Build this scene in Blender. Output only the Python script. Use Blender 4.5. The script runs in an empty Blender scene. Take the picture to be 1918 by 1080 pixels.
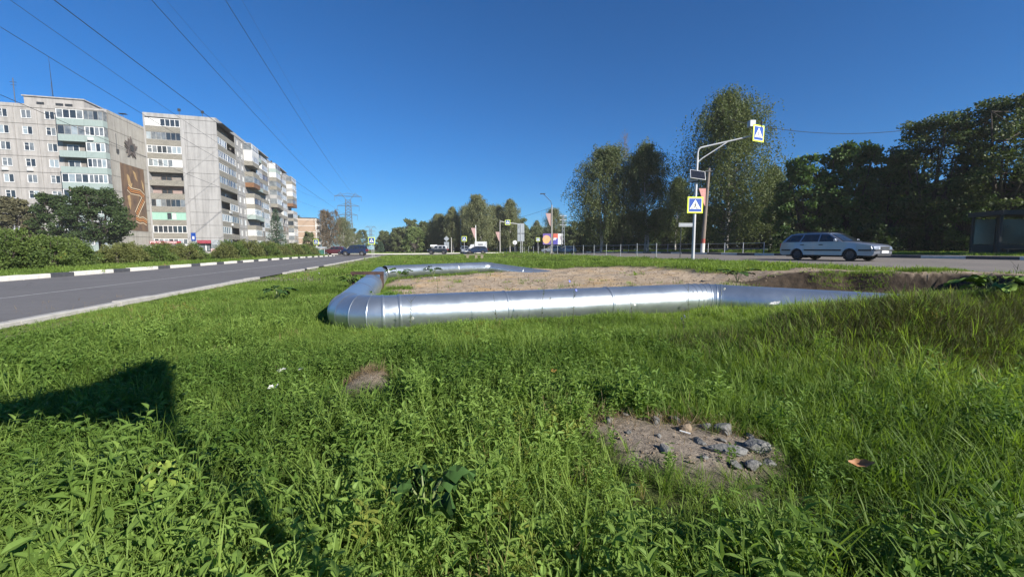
import bpy, bmesh, math, random
import numpy as np
from math import sin, cos, pi, radians as R, sqrt, atan2
from mathutils import Vector, Matrix, Euler

sc = bpy.context.scene
COL = sc.collection

# ------------------------------------------------------------------ camera, sky, sun, exposure
cam_data = bpy.data.cameras.new("camera")
cam_data.sensor_width = 36.0
cam_data.lens = 14.8
cam_data.clip_start = 0.02
cam_data.clip_end = 6000
cam = bpy.data.objects.new("camera", cam_data)
COL.objects.link(cam)
cam.location = (0, 0, 1.0)
cam.rotation_euler = (R(90 - 5.36), 0, 0)
sc.camera = cam

SUN_AZ, SUN_EL = 129.5, 28.0          # degrees clockwise from +Y, above the horizon
world = bpy.data.worlds.new("World")
sc.world = world
world.use_nodes = True
wn = world.node_tree.nodes
bg = wn["Background"]
sky = wn.new("ShaderNodeTexSky")
sky.sky_type = 'NISHITA'
sky.sun_disc = False
sky.sun_elevation = R(SUN_EL)
sky.sun_rotation = R(SUN_AZ)
sky.altitude = 0
sky.air_density = 0.95
sky.dust_density = 0.0
sky.ozone_density = 8.0
deep = wn.new("ShaderNodeMix")                       # the deep, dry blue of this September sky, the same in every direction
deep.data_type = 'RGBA'; deep.blend_type = 'MULTIPLY'; deep.inputs[0].default_value = 1.0
deep.inputs[7].default_value = (0.26, 0.75, 1.02, 1)
world.node_tree.links.new(sky.outputs[0], deep.inputs[6])
world.node_tree.links.new(deep.outputs[2], bg.inputs[0])
bg.inputs[1].default_value = 0.064

sun_data = bpy.data.lights.new("sun", 'SUN')
sun_data.energy = 4.9
sun_data.angle = R(0.5)
sun_data.color = (1.0, 0.94, 0.85)
sun = bpy.data.objects.new("sun", sun_data)
COL.objects.link(sun)
sdir = Vector((sin(R(SUN_AZ)) * cos(R(SUN_EL)), cos(R(SUN_AZ)) * cos(R(SUN_EL)), sin(R(SUN_EL))))
sun.rotation_euler = sdir.to_track_quat('Z', 'Y').to_euler()

sc.view_settings.view_transform = 'Standard'
sc.view_settings.look = 'None'
sc.view_settings.exposure = 0.90
sc.view_settings.gamma = 1.0
sc.view_settings.use_curve_mapping = False
sc.cycles.max_bounces = 6
sc.cycles.diffuse_bounces = 3
sc.cycles.glossy_bounces = 3
sc.cycles.transmission_bounces = 3
sc.cycles.transparent_max_bounces = 6

# ------------------------------------------------------------------ helpers
RA = R(12.7)                           # both roads run 12.7 degrees left of straight ahead
CA, SA = cos(RA), sin(RA)


def W(u, v):
    """road frame (u across to the right, v along the road) -> world X, Y"""
    return u * CA - v * SA, u * SA + v * CA


def UV(X, Y):
    return X * CA + Y * SA, -X * SA + Y * CA


def sstep(a, b, x):
    t = np.clip((np.asarray(x, float) - a) / (b - a), 0, 1)
    return t * t * (3 - 2 * t)


class Noise:
    """smooth value noise on a lattice, for shaping ground and scatter"""
    def __init__(self, seed):
        self.g = np.random.default_rng(seed).random((256, 256))

    def __call__(self, x, y):
        x = np.asarray(x, float); y = np.asarray(y, float)
        xi = np.floor(x).astype(int); yi = np.floor(y).astype(int)
        fx = x - xi; fy = y - yi
        fx = fx * fx * (3 - 2 * fx); fy = fy * fy * (3 - 2 * fy)
        g = self.g
        a = g[xi % 256, yi % 256]; b = g[(xi + 1) % 256, yi % 256]
        c = g[xi % 256, (yi + 1) % 256]; d = g[(xi + 1) % 256, (yi + 1) % 256]
        return (a * (1 - fx) + b * fx) * (1 - fy) + (c * (1 - fx) + d * fx) * fy


N1, N2, N3 = Noise(1), Noise(2), Noise(3)


def tag(o, label=None, cat=None, group=None, kind=None):
    if label: o['label'] = label
    if cat: o['category'] = cat
    if group: o['group'] = group
    if kind: o['kind'] = kind
    return o


def empty(name, loc=(0, 0, 0), rz=0.0, label=None, cat=None, group=None, scale=1.0):
    o = bpy.data.objects.new(name, None)
    o.empty_display_size = 0.2
    COL.objects.link(o)
    o.location = loc
    o.rotation_euler = (0, 0, rz)
    o.scale = (scale,) * 3
    return tag(o, label, cat, group)


def put(name, me, parent=None, loc=None, rot=None):
    o = bpy.data.objects.new(name, me)
    COL.objects.link(o)
    if parent is not None: o.parent = parent
    if loc is not None: o.location = loc
    if rot is not None: o.rotation_euler = rot
    return o


def copy_tree(o, parent=None):
    c = o.copy()
    COL.objects.link(c)
    if parent is not None: c.parent = parent
    for ch in list(o.children):
        copy_tree(ch, c)
    return c


class MB:
    """collects shapes and links them as one mesh object"""
    def __init__(self):
        self.v = []; self.f = []

    def add(self, vs, fs):
        n = len(self.v)
        self.v.extend([tuple(p) for p in vs])
        self.f.extend([tuple(i + n for i in f) for f in fs])
        return self

    def box(self, x0, x1, y0, y1, z0, z1, M=None):
        vs = [(x0, y0, z0), (x1, y0, z0), (x1, y1, z0), (x0, y1, z0), (x0, y0, z1), (x1, y0, z1), (x1, y1, z1), (x0, y1, z1)]
        if M is not None: vs = [M @ Vector(p) for p in vs]
        return self.add(vs, [(3, 2, 1, 0), (4, 5, 6, 7), (0, 1, 5, 4), (1, 2, 6, 5), (2, 3, 7, 6), (3, 0, 4, 7)])

    def cbox(self, c, s, M=None):
        return self.box(c[0] - s[0] / 2, c[0] + s[0] / 2, c[1] - s[1] / 2, c[1] + s[1] / 2, c[2] - s[2] / 2, c[2] + s[2] / 2, M)

    def tube(self, pts, radii, n=8, cap=True):
        pts = [Vector(p) for p in pts]
        if not hasattr(radii, '__len__'): radii = [radii] * len(pts)
        vs = []; fs = []
        prev = None
        for i, p in enumerate(pts):
            a = pts[max(i - 1, 0)]; b = pts[min(i + 1, len(pts) - 1)]
            t = (b - a).normalized()
            if prev is None:
                ref = Vector((0, 0, 1)) if abs(t.z) < 0.9 else Vector((1, 0, 0))
                s = t.cross(ref).normalized()
            else:
                s = (prev - t * prev.dot(t)).normalized()
            prev = s
            q = t.cross(s)
            for k in range(n):
                a_ = 2 * pi * k / n
                vs.append(p + (s * cos(a_) + q * sin(a_)) * radii[i])
        for i in range(len(pts) - 1):
            for k in range(n):
                fs.append((i * n + k, i * n + (k + 1) % n, (i + 1) * n + (k + 1) % n, (i + 1) * n + k))
        if cap:
            fs.append(tuple(range(n))[::-1]); fs.append(tuple((len(pts) - 1) * n + k for k in range(n)))
        return self.add(vs, fs)

    def bar(self, p, q, r, n=6):
        return self.tube([p, q], [r, r], n)

    def prism(self, outline, y0, y1, M=None):
        """outline in x,z extruded along y"""
        n = len(outline)
        vs = [(x, y0, z) for x, z in outline] + [(x, y1, z) for x, z in outline]
        if M is not None: vs = [M @ Vector(p) for p in vs]
        fs = [tuple(range(n)), tuple(range(2 * n - 1, n - 1, -1))] + [(i, (i + 1) % n + 0, (i + 1) % n + n, i + n)[::-1] for i in range(n)]
        return self.add(vs, fs)

    def mesh(self, name, mat, smooth=None):
        me = bpy.data.meshes.new(name)
        me.from_pydata(self.v, [], self.f)
        if mat is not None: me.materials.append(mat)
        if smooth is not None:
            me.polygons.foreach_set('use_smooth', [True] * len(me.polygons))
            me.set_sharp_from_angle(angle=R(smooth))
        me.update()
        return me

    def build(self, name, mat, parent=None, smooth=None, loc=None, rot=None, bevel=None):
        me = self.mesh(name, mat, smooth)
        o = put(name, me, parent, loc, rot)
        if bevel:
            b = o.modifiers.new('bevel', 'BEVEL'); b.width = bevel; b.segments = 2; b.limit_method = 'ANGLE'; b.angle_limit = R(35)
        return o


def np_mesh(name, V, F, mat, attrs=None, smooth=False):
    """V (n,3), F (m,k) arrays -> mesh"""
    V = np.ascontiguousarray(V, dtype=np.float32); F = np.ascontiguousarray(F, dtype=np.int32)
    me = bpy.data.meshes.new(name)
    me.vertices.add(len(V)); me.vertices.foreach_set('co', V.ravel())
    k = F.shape[1]
    me.loops.add(F.size); me.loops.foreach_set('vertex_index', F.ravel())
    me.polygons.add(len(F))
    me.polygons.foreach_set('loop_start', np.arange(0, F.size, k, dtype=np.int32))
    me.polygons.foreach_set('loop_total', np.full(len(F), k, dtype=np.int32))
    if smooth: me.polygons.foreach_set('use_smooth', np.ones(len(F), dtype=bool))
    for nm, arr in (attrs or {}).items():
        at = me.attributes.new(nm, 'FLOAT', 'POINT')
        at.data.foreach_set('value', np.ascontiguousarray(arr, dtype=np.float32))
    if mat is not None: me.materials.append(mat)
    me.update(calc_edges=True)
    return me


# ------------------------------------------------------------------ materials
MATS = {}


def nodes_of(name):
    m = bpy.data.materials.new(name)
    m.use_nodes = True
    nt = m.node_tree
    return m, nt, nt.nodes["Principled BSDF"]


def mat(name, c, rough=0.6, metal=0.0, c2=None, scale=8.0, bump=0.0, bscale=None, spec=0.5, coat=0.0, detail=4.0, stretch=None, streak=0.0, crack=0.0):
    """principled surface, colour wandering between c and c2 on procedural noise"""
    if name in MATS: return MATS[name]
    m, nt, p = nodes_of(name)
    p.inputs['Roughness'].default_value = rough
    p.inputs['Metallic'].default_value = metal
    p.inputs['Specular IOR Level'].default_value = spec
    if coat: p.inputs['Coat Weight'].default_value = coat; p.inputs['Coat Roughness'].default_value = 0.05
    if c2 is None: c2 = tuple(min(1, x * 0.82) for x in c)
    tc = nt.nodes.new('ShaderNodeTexCoord')
    src = tc.outputs['Object']
    if stretch:
        mp = nt.nodes.new('ShaderNodeMapping'); mp.inputs['Scale'].default_value = stretch
        nt.links.new(src, mp.inputs[0]); src = mp.outputs[0]
    nz = nt.nodes.new('ShaderNodeTexNoise'); nz.inputs['Scale'].default_value = scale; nz.inputs['Detail'].default_value = detail
    nz.inputs['Roughness'].default_value = 0.65
    nt.links.new(src, nz.inputs['Vector'])
    rp = nt.nodes.new('ShaderNodeValToRGB')
    rp.color_ramp.elements[0].position = 0.3; rp.color_ramp.elements[1].position = 0.7
    rp.color_ramp.elements[0].color = (*c2, 1); rp.color_ramp.elements[1].color = (*c, 1)
    nt.links.new(nz.outputs[0], rp.inputs[0])
    col = rp.outputs[0]

    def mul(fac_sock, lo, amount, a, b):
        nonlocal col
        mr = nt.nodes.new('ShaderNodeMapRange'); mr.inputs[1].default_value = a; mr.inputs[2].default_value = b; mr.inputs[3].default_value = lo; mr.inputs[4].default_value = 1.0
        nt.links.new(fac_sock, mr.inputs[0])
        mx = nt.nodes.new('ShaderNodeMix'); mx.data_type = 'RGBA'; mx.blend_type = 'MULTIPLY'; mx.inputs[0].default_value = amount
        nt.links.new(col, mx.inputs[6]); nt.links.new(mr.outputs[0], mx.inputs[7]); col = mx.outputs[2]
    if streak:                                         # rain streaks and grime running down
        ms = nt.nodes.new('ShaderNodeMapping'); ms.inputs['Scale'].default_value = (1.4, 1.4, 0.10)
        ns = nt.nodes.new('ShaderNodeTexNoise'); ns.inputs['Scale'].default_value = 1.0; ns.inputs['Detail'].default_value = 8; ns.inputs['Roughness'].default_value = .7
        nt.links.new(tc.outputs['Object'], ms.inputs[0]); nt.links.new(ms.outputs[0], ns.inputs['Vector'])
        mul(ns.outputs[0], .62, streak, .36, .56)
    if crack:                                          # wandering cracks, tarred joints, oil and dust
        wv = nt.nodes.new('ShaderNodeTexNoise'); wv.inputs['Scale'].default_value = .8; wv.inputs['Detail'].default_value = 5
        nt.links.new(tc.outputs['Object'], wv.inputs['Vector'])
        av = nt.nodes.new('ShaderNodeVectorMath'); av.operation = 'MULTIPLY_ADD'; av.inputs[1].default_value = (1.6, 1.6, 1.6)
        nt.links.new(wv.outputs[1], av.inputs[0]); nt.links.new(tc.outputs['Object'], av.inputs[2])
        vo = nt.nodes.new('ShaderNodeTexVoronoi'); vo.feature = 'DISTANCE_TO_EDGE'; vo.inputs['Scale'].default_value = .22
        nt.links.new(av.outputs[0], vo.inputs['Vector'])
        mul(vo.outputs['Distance'], .45, crack, .001, .007)
        nl = nt.nodes.new('ShaderNodeTexNoise'); nl.inputs['Scale'].default_value = 6; nl.inputs['Detail'].default_value = 8; nl.inputs['Roughness'].default_value = .75
        nt.links.new(tc.outputs['Object'], nl.inputs['Vector'])
        mul(nl.outputs[0], .70, crack, .32, .60)
    nt.links.new(col, p.inputs['Base Color'])
    if bump:
        b = nt.nodes.new('ShaderNodeBump'); b.inputs['Strength'].default_value = bump; b.inputs['Distance'].default_value = 0.02
        n2 = nz
        if bscale:
            n2 = nt.nodes.new('ShaderNodeTexNoise'); n2.inputs['Scale'].default_value = bscale; n2.inputs['Detail'].default_value = 6
            nt.links.new(src, n2.inputs['Vector'])
        nt.links.new(n2.outputs[0], b.inputs['Height']); nt.links.new(b.outputs[0], p.inputs['Normal'])
    MATS[name] = m
    return m


def leaf_mat(name, dark, light, dry=None, trans=0.35, rough=0.55, inst=False, spec=0.25):
    """leaf: diffuse + translucent, tone per clump (attribute) and per plant (random)"""
    if name in MATS: return MATS[name]
    m, nt, p = nodes_of(name)
    L = nt.links.new
    at = nt.nodes.new('ShaderNodeAttribute'); at.attribute_name = 'tone'
    if inst: at.attribute_type = 'INSTANCER'
    rp = nt.nodes.new('ShaderNodeValToRGB')
    e = rp.color_ramp.elements
    e[0].position = 0.0; e[0].color = (*dark, 1); e[1].position = 0.75; e[1].color = (*light, 1)
    if dry:
        x = rp.color_ramp.elements.new(0.93); x.color = (*light, 1)
        x = rp.color_ramp.elements.new(0.97); x.color = (*dry, 1)
    L(at.outputs['Fac'], rp.inputs[0])
    L(rp.outputs[0], p.inputs['Base Color'])
    p.inputs['Roughness'].default_value = rough
    p.inputs['Specular IOR Level'].default_value = spec
    tr = nt.nodes.new('ShaderNodeBsdfTranslucent')
    mx = nt.nodes.new('ShaderNodeMix'); mx.data_type = 'RGBA'; mx.blend_type = 'MULTIPLY'; mx.inputs[0].default_value = 1.0
    mx.inputs[7].default_value = (1.25, 1.25, 0.55, 1)
    L(rp.outputs[0], mx.inputs[6]); L(mx.outputs[2], tr.inputs[0])
    ms = nt.nodes.new('ShaderNodeMixShader'); ms.inputs[0].default_value = trans
    L(p.outputs[0], ms.inputs[1]); L(tr.outputs[0], ms.inputs[2])
    L(ms.outputs[0], nt.nodes['Material Output'].inputs[0])
    MATS[name] = m
    return m


M_CONC = mat('concrete', (0.42, 0.41, 0.38), 0.9, c2=(0.30, 0.29, 0.27), scale=5, bump=0.2, bscale=60)
M_WHITEP = mat('white_paint', (0.72, 0.70, 0.64), 0.7, c2=(0.55, 0.53, 0.48), scale=7, bump=0.15, bscale=50)
M_BLACKP = mat('black_paint', (0.045, 0.05, 0.06), 0.7, c2=(0.085, 0.085, 0.09), scale=7, bump=0.15, bscale=50)
M_GALV = mat('galvanised_post', (0.55, 0.56, 0.57), 0.45, 0.7, c2=(0.42, 0.43, 0.44), scale=9)
M_POLEP = mat('grey_pole_paint', (0.50, 0.52, 0.53), 0.5, c2=(0.42, 0.43, 0.44), scale=4, stretch=(1, 1, 0.2))
M_DARKM = mat('dark_metal', (0.05, 0.055, 0.06), 0.5, 0.4, scale=6)
M_RUST = mat('rusty_steel', (0.075, 0.042, 0.032), 0.85, 0.1, c2=(0.04, 0.024, 0.02), scale=14, bump=0.4, bscale=70)
M_YELLOW = mat('fluorescent_sign_border', (0.72, 0.86, 0.03), 0.45, c2=(0.66, 0.80, 0.03), scale=3)
M_BLUE = mat('sign_blue', (0.01, 0.07, 0.36), 0.4, c2=(0.01, 0.06, 0.32), scale=3)
M_SWHITE = mat('sign_white', (0.80, 0.81, 0.80), 0.45, c2=(0.74, 0.75, 0.74), scale=3)
M_SBLACK = mat('sign_black', (0.02, 0.02, 0.022), 0.5, scale=3)
M_SRED = mat('sign_red', (0.50, 0.05, 0.04), 0.5, scale=3)
M_SBACK = mat('sign_back_grey', (0.40, 0.43, 0.45), 0.5, 0.3, c2=(0.34, 0.37, 0.39), scale=4)
M_GLASSD = mat('window_glass_dark', (0.035, 0.045, 0.055), 0.06, c2=(0.02, 0.028, 0.036), scale=0.8, spec=0.8)
M_GLASSM = mat('window_glass_curtain', (0.22, 0.24, 0.25), 0.10, c2=(0.07, 0.085, 0.10), scale=1.1, spec=0.8)
M_GLASSL = mat('window_glass_light', (0.36, 0.40, 0.42), 0.15, c2=(0.20, 0.25, 0.28), scale=0.9, spec=0.8)
M_FRAME = mat('white_window_frame', (0.74, 0.74, 0.73), 0.5, c2=(0.68, 0.68, 0.67), scale=3)
M_FRAMEB = mat('brown_window_frame', (0.16, 0.10, 0.07), 0.6, scale=4)
M_FRAMEG = mat('grey_window_frame', (0.33, 0.32, 0.30), 0.6, scale=4)
# ------------------------------------------------------------------ ground shape
def z_left(v): return -0.12 * sstep(45, 75, v)


def z_right(u, v): return (0.33 + 0.14 * (np.asarray(u, float) - 15.6) / 12.6) * (1 - 0.85 * sstep(50, 95, v))


def z_road(u, v):
    s = sstep(-5.4, 15.6, u)
    return z_left(v) * (1 - s) + z_right(np.clip(u, 15.6, 28.2), v) * s


def poly_sd(X, Y, poly):
    """signed distance to a polygon, negative inside"""
    X = np.asarray(X, float); Y = np.asarray(Y, float)
    d = np.full(X.shape, 1e9); inside = np.zeros(X.shape, bool)
    n = len(poly)
    for i in range(n):
        ax, ay = poly[i]; bx, by = poly[(i + 1) % n]
        ex, ey = bx - ax, by - ay
        t = np.clip(((X - ax) * ex + (Y - ay) * ey) / (ex * ex + ey * ey), 0, 1)
        d = np.minimum(d, np.hypot(X - ax - t * ex, Y - ay - t * ey))
        c = ((ay > Y) != (by > Y)) & (X < (bx - ax) * (Y - ay) / (by - ay + 1e-12) + ax)
        inside ^= c
    return np.where(inside, -d, d)


SAND = [(-2.1, 6.9), (-2.9, 9.2), (-3.3, 12.0), (-3.9, 14.6), (-1.3, 17.3), (0.8, 21.5), (4.0, 22.0), (6.5, 18.2), (7.6, 14.6), (7.0, 12.6), (6.4, 9.6), (3.6, 8.4), (0.0, 7.4)]
DIRT = [(6.2, 9.0), (6.4, 13.6), (8.6, 14.6), (11.2, 14.2), (13.4, 12.6), (12.6, 9.8), (9.0, 8.4)]
PIT = [(5.3, 8.3), (6.7, 11.8), (8.2, 12.4), (9.8, 12.4), (11.9, 11.3), (11.6, 9.6), (9.0, 7.9), (6.8, 7.5)]
ROCKPATCH = [(0.30, 2.02), (0.42, 2.20), (0.84, 2.24), (1.14, 2.12), (1.26, 1.92), (1.06, 1.68), (0.76, 1.62), (0.54, 1.76)]
STRAWPATCH = [(0.02, 2.18), (0.1, 2.32), (0.55, 2.32), (0.62, 2.14), (0.3, 2.04)]


def masks(X, Y):
    X = np.asarray(X, float); Y = np.asarray(Y, float)
    u, v = UV(X, Y)
    wob = (N1(X * 1.1, Y * 1.1) - 0.5) * 1.3 + (N2(X * 3.1, Y * 3.1) - 0.5) * 0.5
    sand = 1 - sstep(-0.35, 0.45, poly_sd(X, Y, SAND) + wob)
    dirt = 1 - sstep(-0.35, 0.45, poly_sd(X, Y, DIRT) + wob)
    pit = 1 - sstep(-0.16, 0.16, poly_sd(X, Y, PIT) + 0.22 * wob)
    wob2 = (N1(X * 9, Y * 9) - 0.5) * 0.16
    bare = np.maximum(1 - sstep(-0.06, 0.05, poly_sd(X, Y, ROCKPATCH) + wob2), 0.75 * (1 - sstep(-0.04, 0.05, poly_sd(X, Y, STRAWPATCH) + wob2)))
    bare = np.maximum(bare, 1.0 - sstep(.75, 1.25, np.hypot((X + 1.06) / .19, (Y - 2.97) / .15) + 2.2 * wob2))
    strip = sstep(-5.3, -5.0, u) * (1 - sstep(-3.9, -2.0, u)) * sstep(0.30, 0.55, N2(X * 0.55 + 7, Y * 0.4)) * sstep(4.5, 7, v) * 0.9
    worn = sstep(0.55, 0.75, N3(X * 0.35, Y * 0.35)) * sstep(9, 14, Y) * 0.6
    pit_dark = 1 - sstep(-.05, .30, poly_sd(X, Y, PIT) + 0.45 * wob - .22)  # darker ground colour in the pit and just past its rim
    shade_thatch = np.clip(1.25 * np.exp(-(((X - 4.5) / 2.2) ** 2 + ((Y - 3.9) / .62) ** 2)) * (.35 + 1.1 * N2(X * 1.3, Y * 2.0)), 0, 1)  # old grass on the mound front, darkened in place of shade
    return dict(u=u, v=v, sand=sand, dirt=dirt, pit=pit, pit_dark=pit_dark, bare=np.maximum(bare, strip), strip=np.maximum(strip, worn), shade_thatch=shade_thatch)


def height(X, Y):
    X = np.asarray(X, float); Y = np.asarray(Y, float)
    m = masks(X, Y)
    u, v = m['u'], m['v']
    lawn = -0.03 + 0.36 * sstep(3.5, 15.6, u) + z_left(v) * (1 - sstep(-5.4, 15.6, u))
    lawn = lawn - 0.3 * sstep(50, 95, v) * sstep(3.5, 15.6, u)
    near = np.exp(-(X ** 2 + (Y - 1.5) ** 2) / 9.0)
    lawn = lawn + 0.08 * near + (N1(X * 0.45, Y * 0.45) - 0.5) * 0.12 + (N2(X * 1.7, Y * 1.7) - 0.5) * 0.06 + (N3(X * 6, Y * 6) - 0.5) * 0.02
    # heaped earth right of the pipe bend, a lesser swell in front of it, spoil heaps round the pit
    lawn = lawn + 0.43 * np.exp(-(((X - 5.7) / 1.7) ** 2 + ((Y - 4.35) / 0.95) ** 2))
    lawn = lawn + 0.25 * np.exp(-(((X - 3.6) / 1.3) ** 2 + ((Y - 4.3) / 0.8) ** 2))
    lawn = lawn + 0.05 * m['bare'] * (Y < 4)
    lawn = lawn - 0.12 * np.exp(-(((X + 1.33) / 0.16) ** 2 + ((Y - 3.05) / 0.2) ** 2)) + 0.07 * np.exp(-(((X + 1.05) / 0.17) ** 2 + ((Y - 3.0) / 0.15) ** 2))
    lawn = lawn * (1 - .55 * m['sand']) + 0.07 * m['sand'] * (N2(X * 0.8, Y * 0.8) - 0.4) + 0.06 * m['sand'] * (N3(X * 3, Y * 3) - 0.5)
    lawn = lawn + 0.12 * m['dirt'] * (N3(X * 0.9 + 3, Y * 0.9) - 0.2) - 0.50 * m['pit']
    # a shallow bed for the pipes
    for (ax, ay), (bx, by) in (((-2.25, 5.55), (3.4, 7.45)), ((-2.25, 5.55), (-4.75, 15.2)), ((-4.75, 15.2), (-1.3, 19.0))):
        ex, ey = bx - ax, by - ay
        t = np.clip(((X - ax) * ex + (Y - ay) * ey) / (ex * ex + ey * ey), 0, 1)
        d = np.hypot(X - ax - t * ex, Y - ay - t * ey)
        k = np.exp(-(d / 0.45) ** 2)
        lawn = lawn * (1 - k) + (-0.10) * k
    edge = sstep(-5.25, -4.5, u) * (1 - sstep(14.9, 15.6, u))
    z = np.where((u > -5.3) & (u < 15.7), z_road(u, v) - 0.03 + (lawn - z_road(u, v) + 0.03) * edge, z_road(u, v) - 0.05)
    verge = 0.10 + (N1(X * 0.3, Y * 0.3) - 0.5) * 0.1
    z = np.where(u < -12.74, z_left(v) + 0.10 + (verge - 0.1) * sstep(-13, -15, u), z)
    z = np.where(u > 28.3, z_right(28.2, v) + 0.10 + 0.1 * sstep(29, 33, u), z)
    cross = (v > 69.8) & (v < 92.2) & (u > -70) & (u < 90)
    z = np.where(cross, z_road(u, v) - 0.06, z)
    z = np.where(v > 92.2, z_road(u, v) - 0.03 + 0.06 * (N1(X * 0.2, Y * 0.2)), z)
    return z


def hz(x, y): return float(height(np.array([x]), np.array([y]))[0])


def lines(*spec):
    out = []
    for a, b, s in spec:
        n = max(1, int(round((b - a) / s)))
        out.extend(list(np.linspace(a, b, n, endpoint=False)))
    return np.array(out + [spec[-1][1]])


gu = lines((-900, -200, 100), (-200, -60, 20), (-60, -20, 5), (-20, -13, 1), (-13, -12.75, .25), (-12.75, -12.7, .05), (-12.7, -5.3, 1.85), (-5.3, -4, .15), (-4, 12, .12), (12, 15.6, .2), (15.6, 28.2, 2.1), (28.2, 28.35, .1), (28.35, 34, 1), (34, 100, 6), (100, 200, 25), (200, 900, 100))
gv = lines((-300, -60, 60), (-60, -6, 6), (-6, -2, .5), (-2, 20, .12), (20, 30, .3), (30, 69.6, .8), (69.6, 69.9, .15), (69.9, 92.1, 3.7), (92.1, 92.4, .15), (92.4, 160, 6), (160, 400, 30), (400, 1000, 100))
GU, GV = np.meshgrid(gu, gv, indexing='ij')
GX, GY = W(GU.ravel(), GV.ravel())
GZ = height(GX, GY)
gm = masks(GX, GY)
nu, nv = len(gu), len(gv)
idx = np.arange(nu * nv).reshape(nu, nv)
GF = np.stack([idx[:-1, :-1], idx[1:, :-1], idx[1:, 1:], idx[:-1, 1:]], -1).reshape(-1, 4)

gmat, nt, p = nodes_of('soil')
L = nt.links.new
p.inputs['Roughness'].default_value = 0.95
p.inputs['Specular IOR Level'].default_value = 0.15
tc = nt.nodes.new('ShaderNodeTexCoord')


def g_noise(scale, c1, c2, lo=0.35, hi=0.65, detail=8):
    n = nt.nodes.new('ShaderNodeTexNoise'); n.inputs['Scale'].default_value = scale; n.inputs['Detail'].default_value = detail; n.inputs['Roughness'].default_value = 0.7
    L(tc.outputs['Object'], n.inputs['Vector'])
    r = nt.nodes.new('ShaderNodeValToRGB')
    r.color_ramp.elements[0].position = lo; r.color_ramp.elements[1].position = hi
    r.color_ramp.elements[0].color = (*c1, 1); r.color_ramp.elements[1].color = (*c2, 1)
    L(n.outputs[0], r.inputs[0])
    return n, r


def g_mix(fac, a, b):
    mx = nt.nodes.new('ShaderNodeMix'); mx.data_type = 'RGBA'
    L(fac, mx.inputs[0]); L(a, mx.inputs[6]); L(b, mx.inputs[7])
    return mx.outputs[2]


def g_attr(n):
    a = nt.nodes.new('ShaderNodeAttribute'); a.attribute_name = n
    return a.outputs['Fac']


n0, turf = g_noise(1.6, (0.035, 0.055, 0.014), (0.075, 0.085, 0.028))
_, sandc = g_noise(1.1, (0.42, 0.28, 0.14), (0.52, 0.41, 0.27))
_, sandg = g_noise(9.0, (0.25, 0.19, 0.13), (0.46, 0.375, 0.275), 0.4, 0.6)
n3, dirtc = g_noise(7.0, (0.19, 0.14, 0.09), (0.42, 0.34, 0.25), 0.38, 0.62)
_, barec = g_noise(22.0, (0.155, 0.128, 0.10), (0.36, 0.305, 0.245), 0.35, 0.7)
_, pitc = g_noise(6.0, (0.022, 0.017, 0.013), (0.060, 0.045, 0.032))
patch, _r = g_noise(0.55, (0, 0, 0), (1, 1, 1), 0.36, 0.50)
sandmix = g_mix(_r.outputs[0], sandc.outputs[0], sandg.outputs[0])
c = g_mix(g_attr('bare'), turf.outputs[0], barec.outputs[0])
c = g_mix(g_attr('sand'), c, sandmix)
c = g_mix(g_attr('dirt'), c, dirtc.outputs[0])
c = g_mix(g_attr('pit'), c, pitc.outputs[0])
L(c, p.inputs['Base Color'])
nb = nt.nodes.new('ShaderNodeTexNoise'); nb.inputs['Scale'].default_value = 26; nb.inputs['Detail'].default_value = 9; nb.inputs['Roughness'].default_value = 0.72
L(tc.outputs['Object'], nb.inputs['Vector'])
bp = nt.nodes.new('ShaderNodeBump'); bp.inputs['Strength'].default_value = 0.9; bp.inputs['Distance'].default_value = 0.03
L(nb.outputs[0], bp.inputs['Height']); L(bp.outputs[0], p.inputs['Normal'])

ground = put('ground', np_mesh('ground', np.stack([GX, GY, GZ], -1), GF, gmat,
             dict(sand=gm['sand'], dirt=gm['dirt'], pit=gm['pit_dark'], bare=gm['bare']), smooth=True))
tag(ground, kind='structure')

# ------------------------------------------------------------------ roads
M_ASPH = mat('old_asphalt', (0.165, 0.160, 0.160), 0.85, c2=(0.135, 0.131, 0.131), scale=0.5, bump=0.35, bscale=90, detail=10, spec=0.3, crack=.55)
M_ASPHR = mat('dusty_asphalt', (0.23, 0.205, 0.18), 0.88, c2=(0.16, 0.148, 0.135), scale=0.35, bump=0.35, bscale=90, detail=10, spec=0.3, crack=.8)


def sheet(name, us, vs, lift, m):
    U, V = np.meshgrid(us, vs, indexing='ij')
    X, Y = W(U.ravel(), V.ravel())
    Z = z_road(U.ravel(), V.ravel()) + lift
    ii = np.arange(U.size).reshape(U.shape)
    F = np.stack([ii[:-1, :-1], ii[1:, :-1], ii[1:, 1:], ii[:-1, 1:]], -1).reshape(-1, 4)
    return tag(put(name, np_mesh(name, np.stack([X, Y, Z], -1), F, m, smooth=True)), kind='structure')


sheet('road', np.linspace(-12.5, -5.4, 5), lines((-40, 69.4, 2), (69.4, 400, 12)), 0.0, M_ASPH)
sheet('road', np.linspace(15.6, 28.2, 7), lines((-40, 69.4, 2), (69.4, 400, 12)), 0.0, M_ASPHR)
sheet('cross_road', np.linspace(-60, 80, 57), np.linspace(70, 92, 12), 0.008, M_ASPHR)
# thin worn centre line on the left road
M_LINE = mat('worn_road_paint', (0.50, 0.50, 0.49), 0.8, c2=(0.24, 0.24, 0.24), scale=9)
mb = MB()
for v0 in np.arange(-6, 66, 2.0):
    pts = []
    for v1 in (v0, v0 + 2.0):
        for du in (-0.035, 0.035):
            x, y = W(-8.25 + du, v1); pts.append((x, y, float(z_left(v1)) + 0.004))
    mb.add(pts, [(0, 1, 3, 2)])
tag(mb.build('road_marking', M_LINE), kind='structure')

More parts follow.
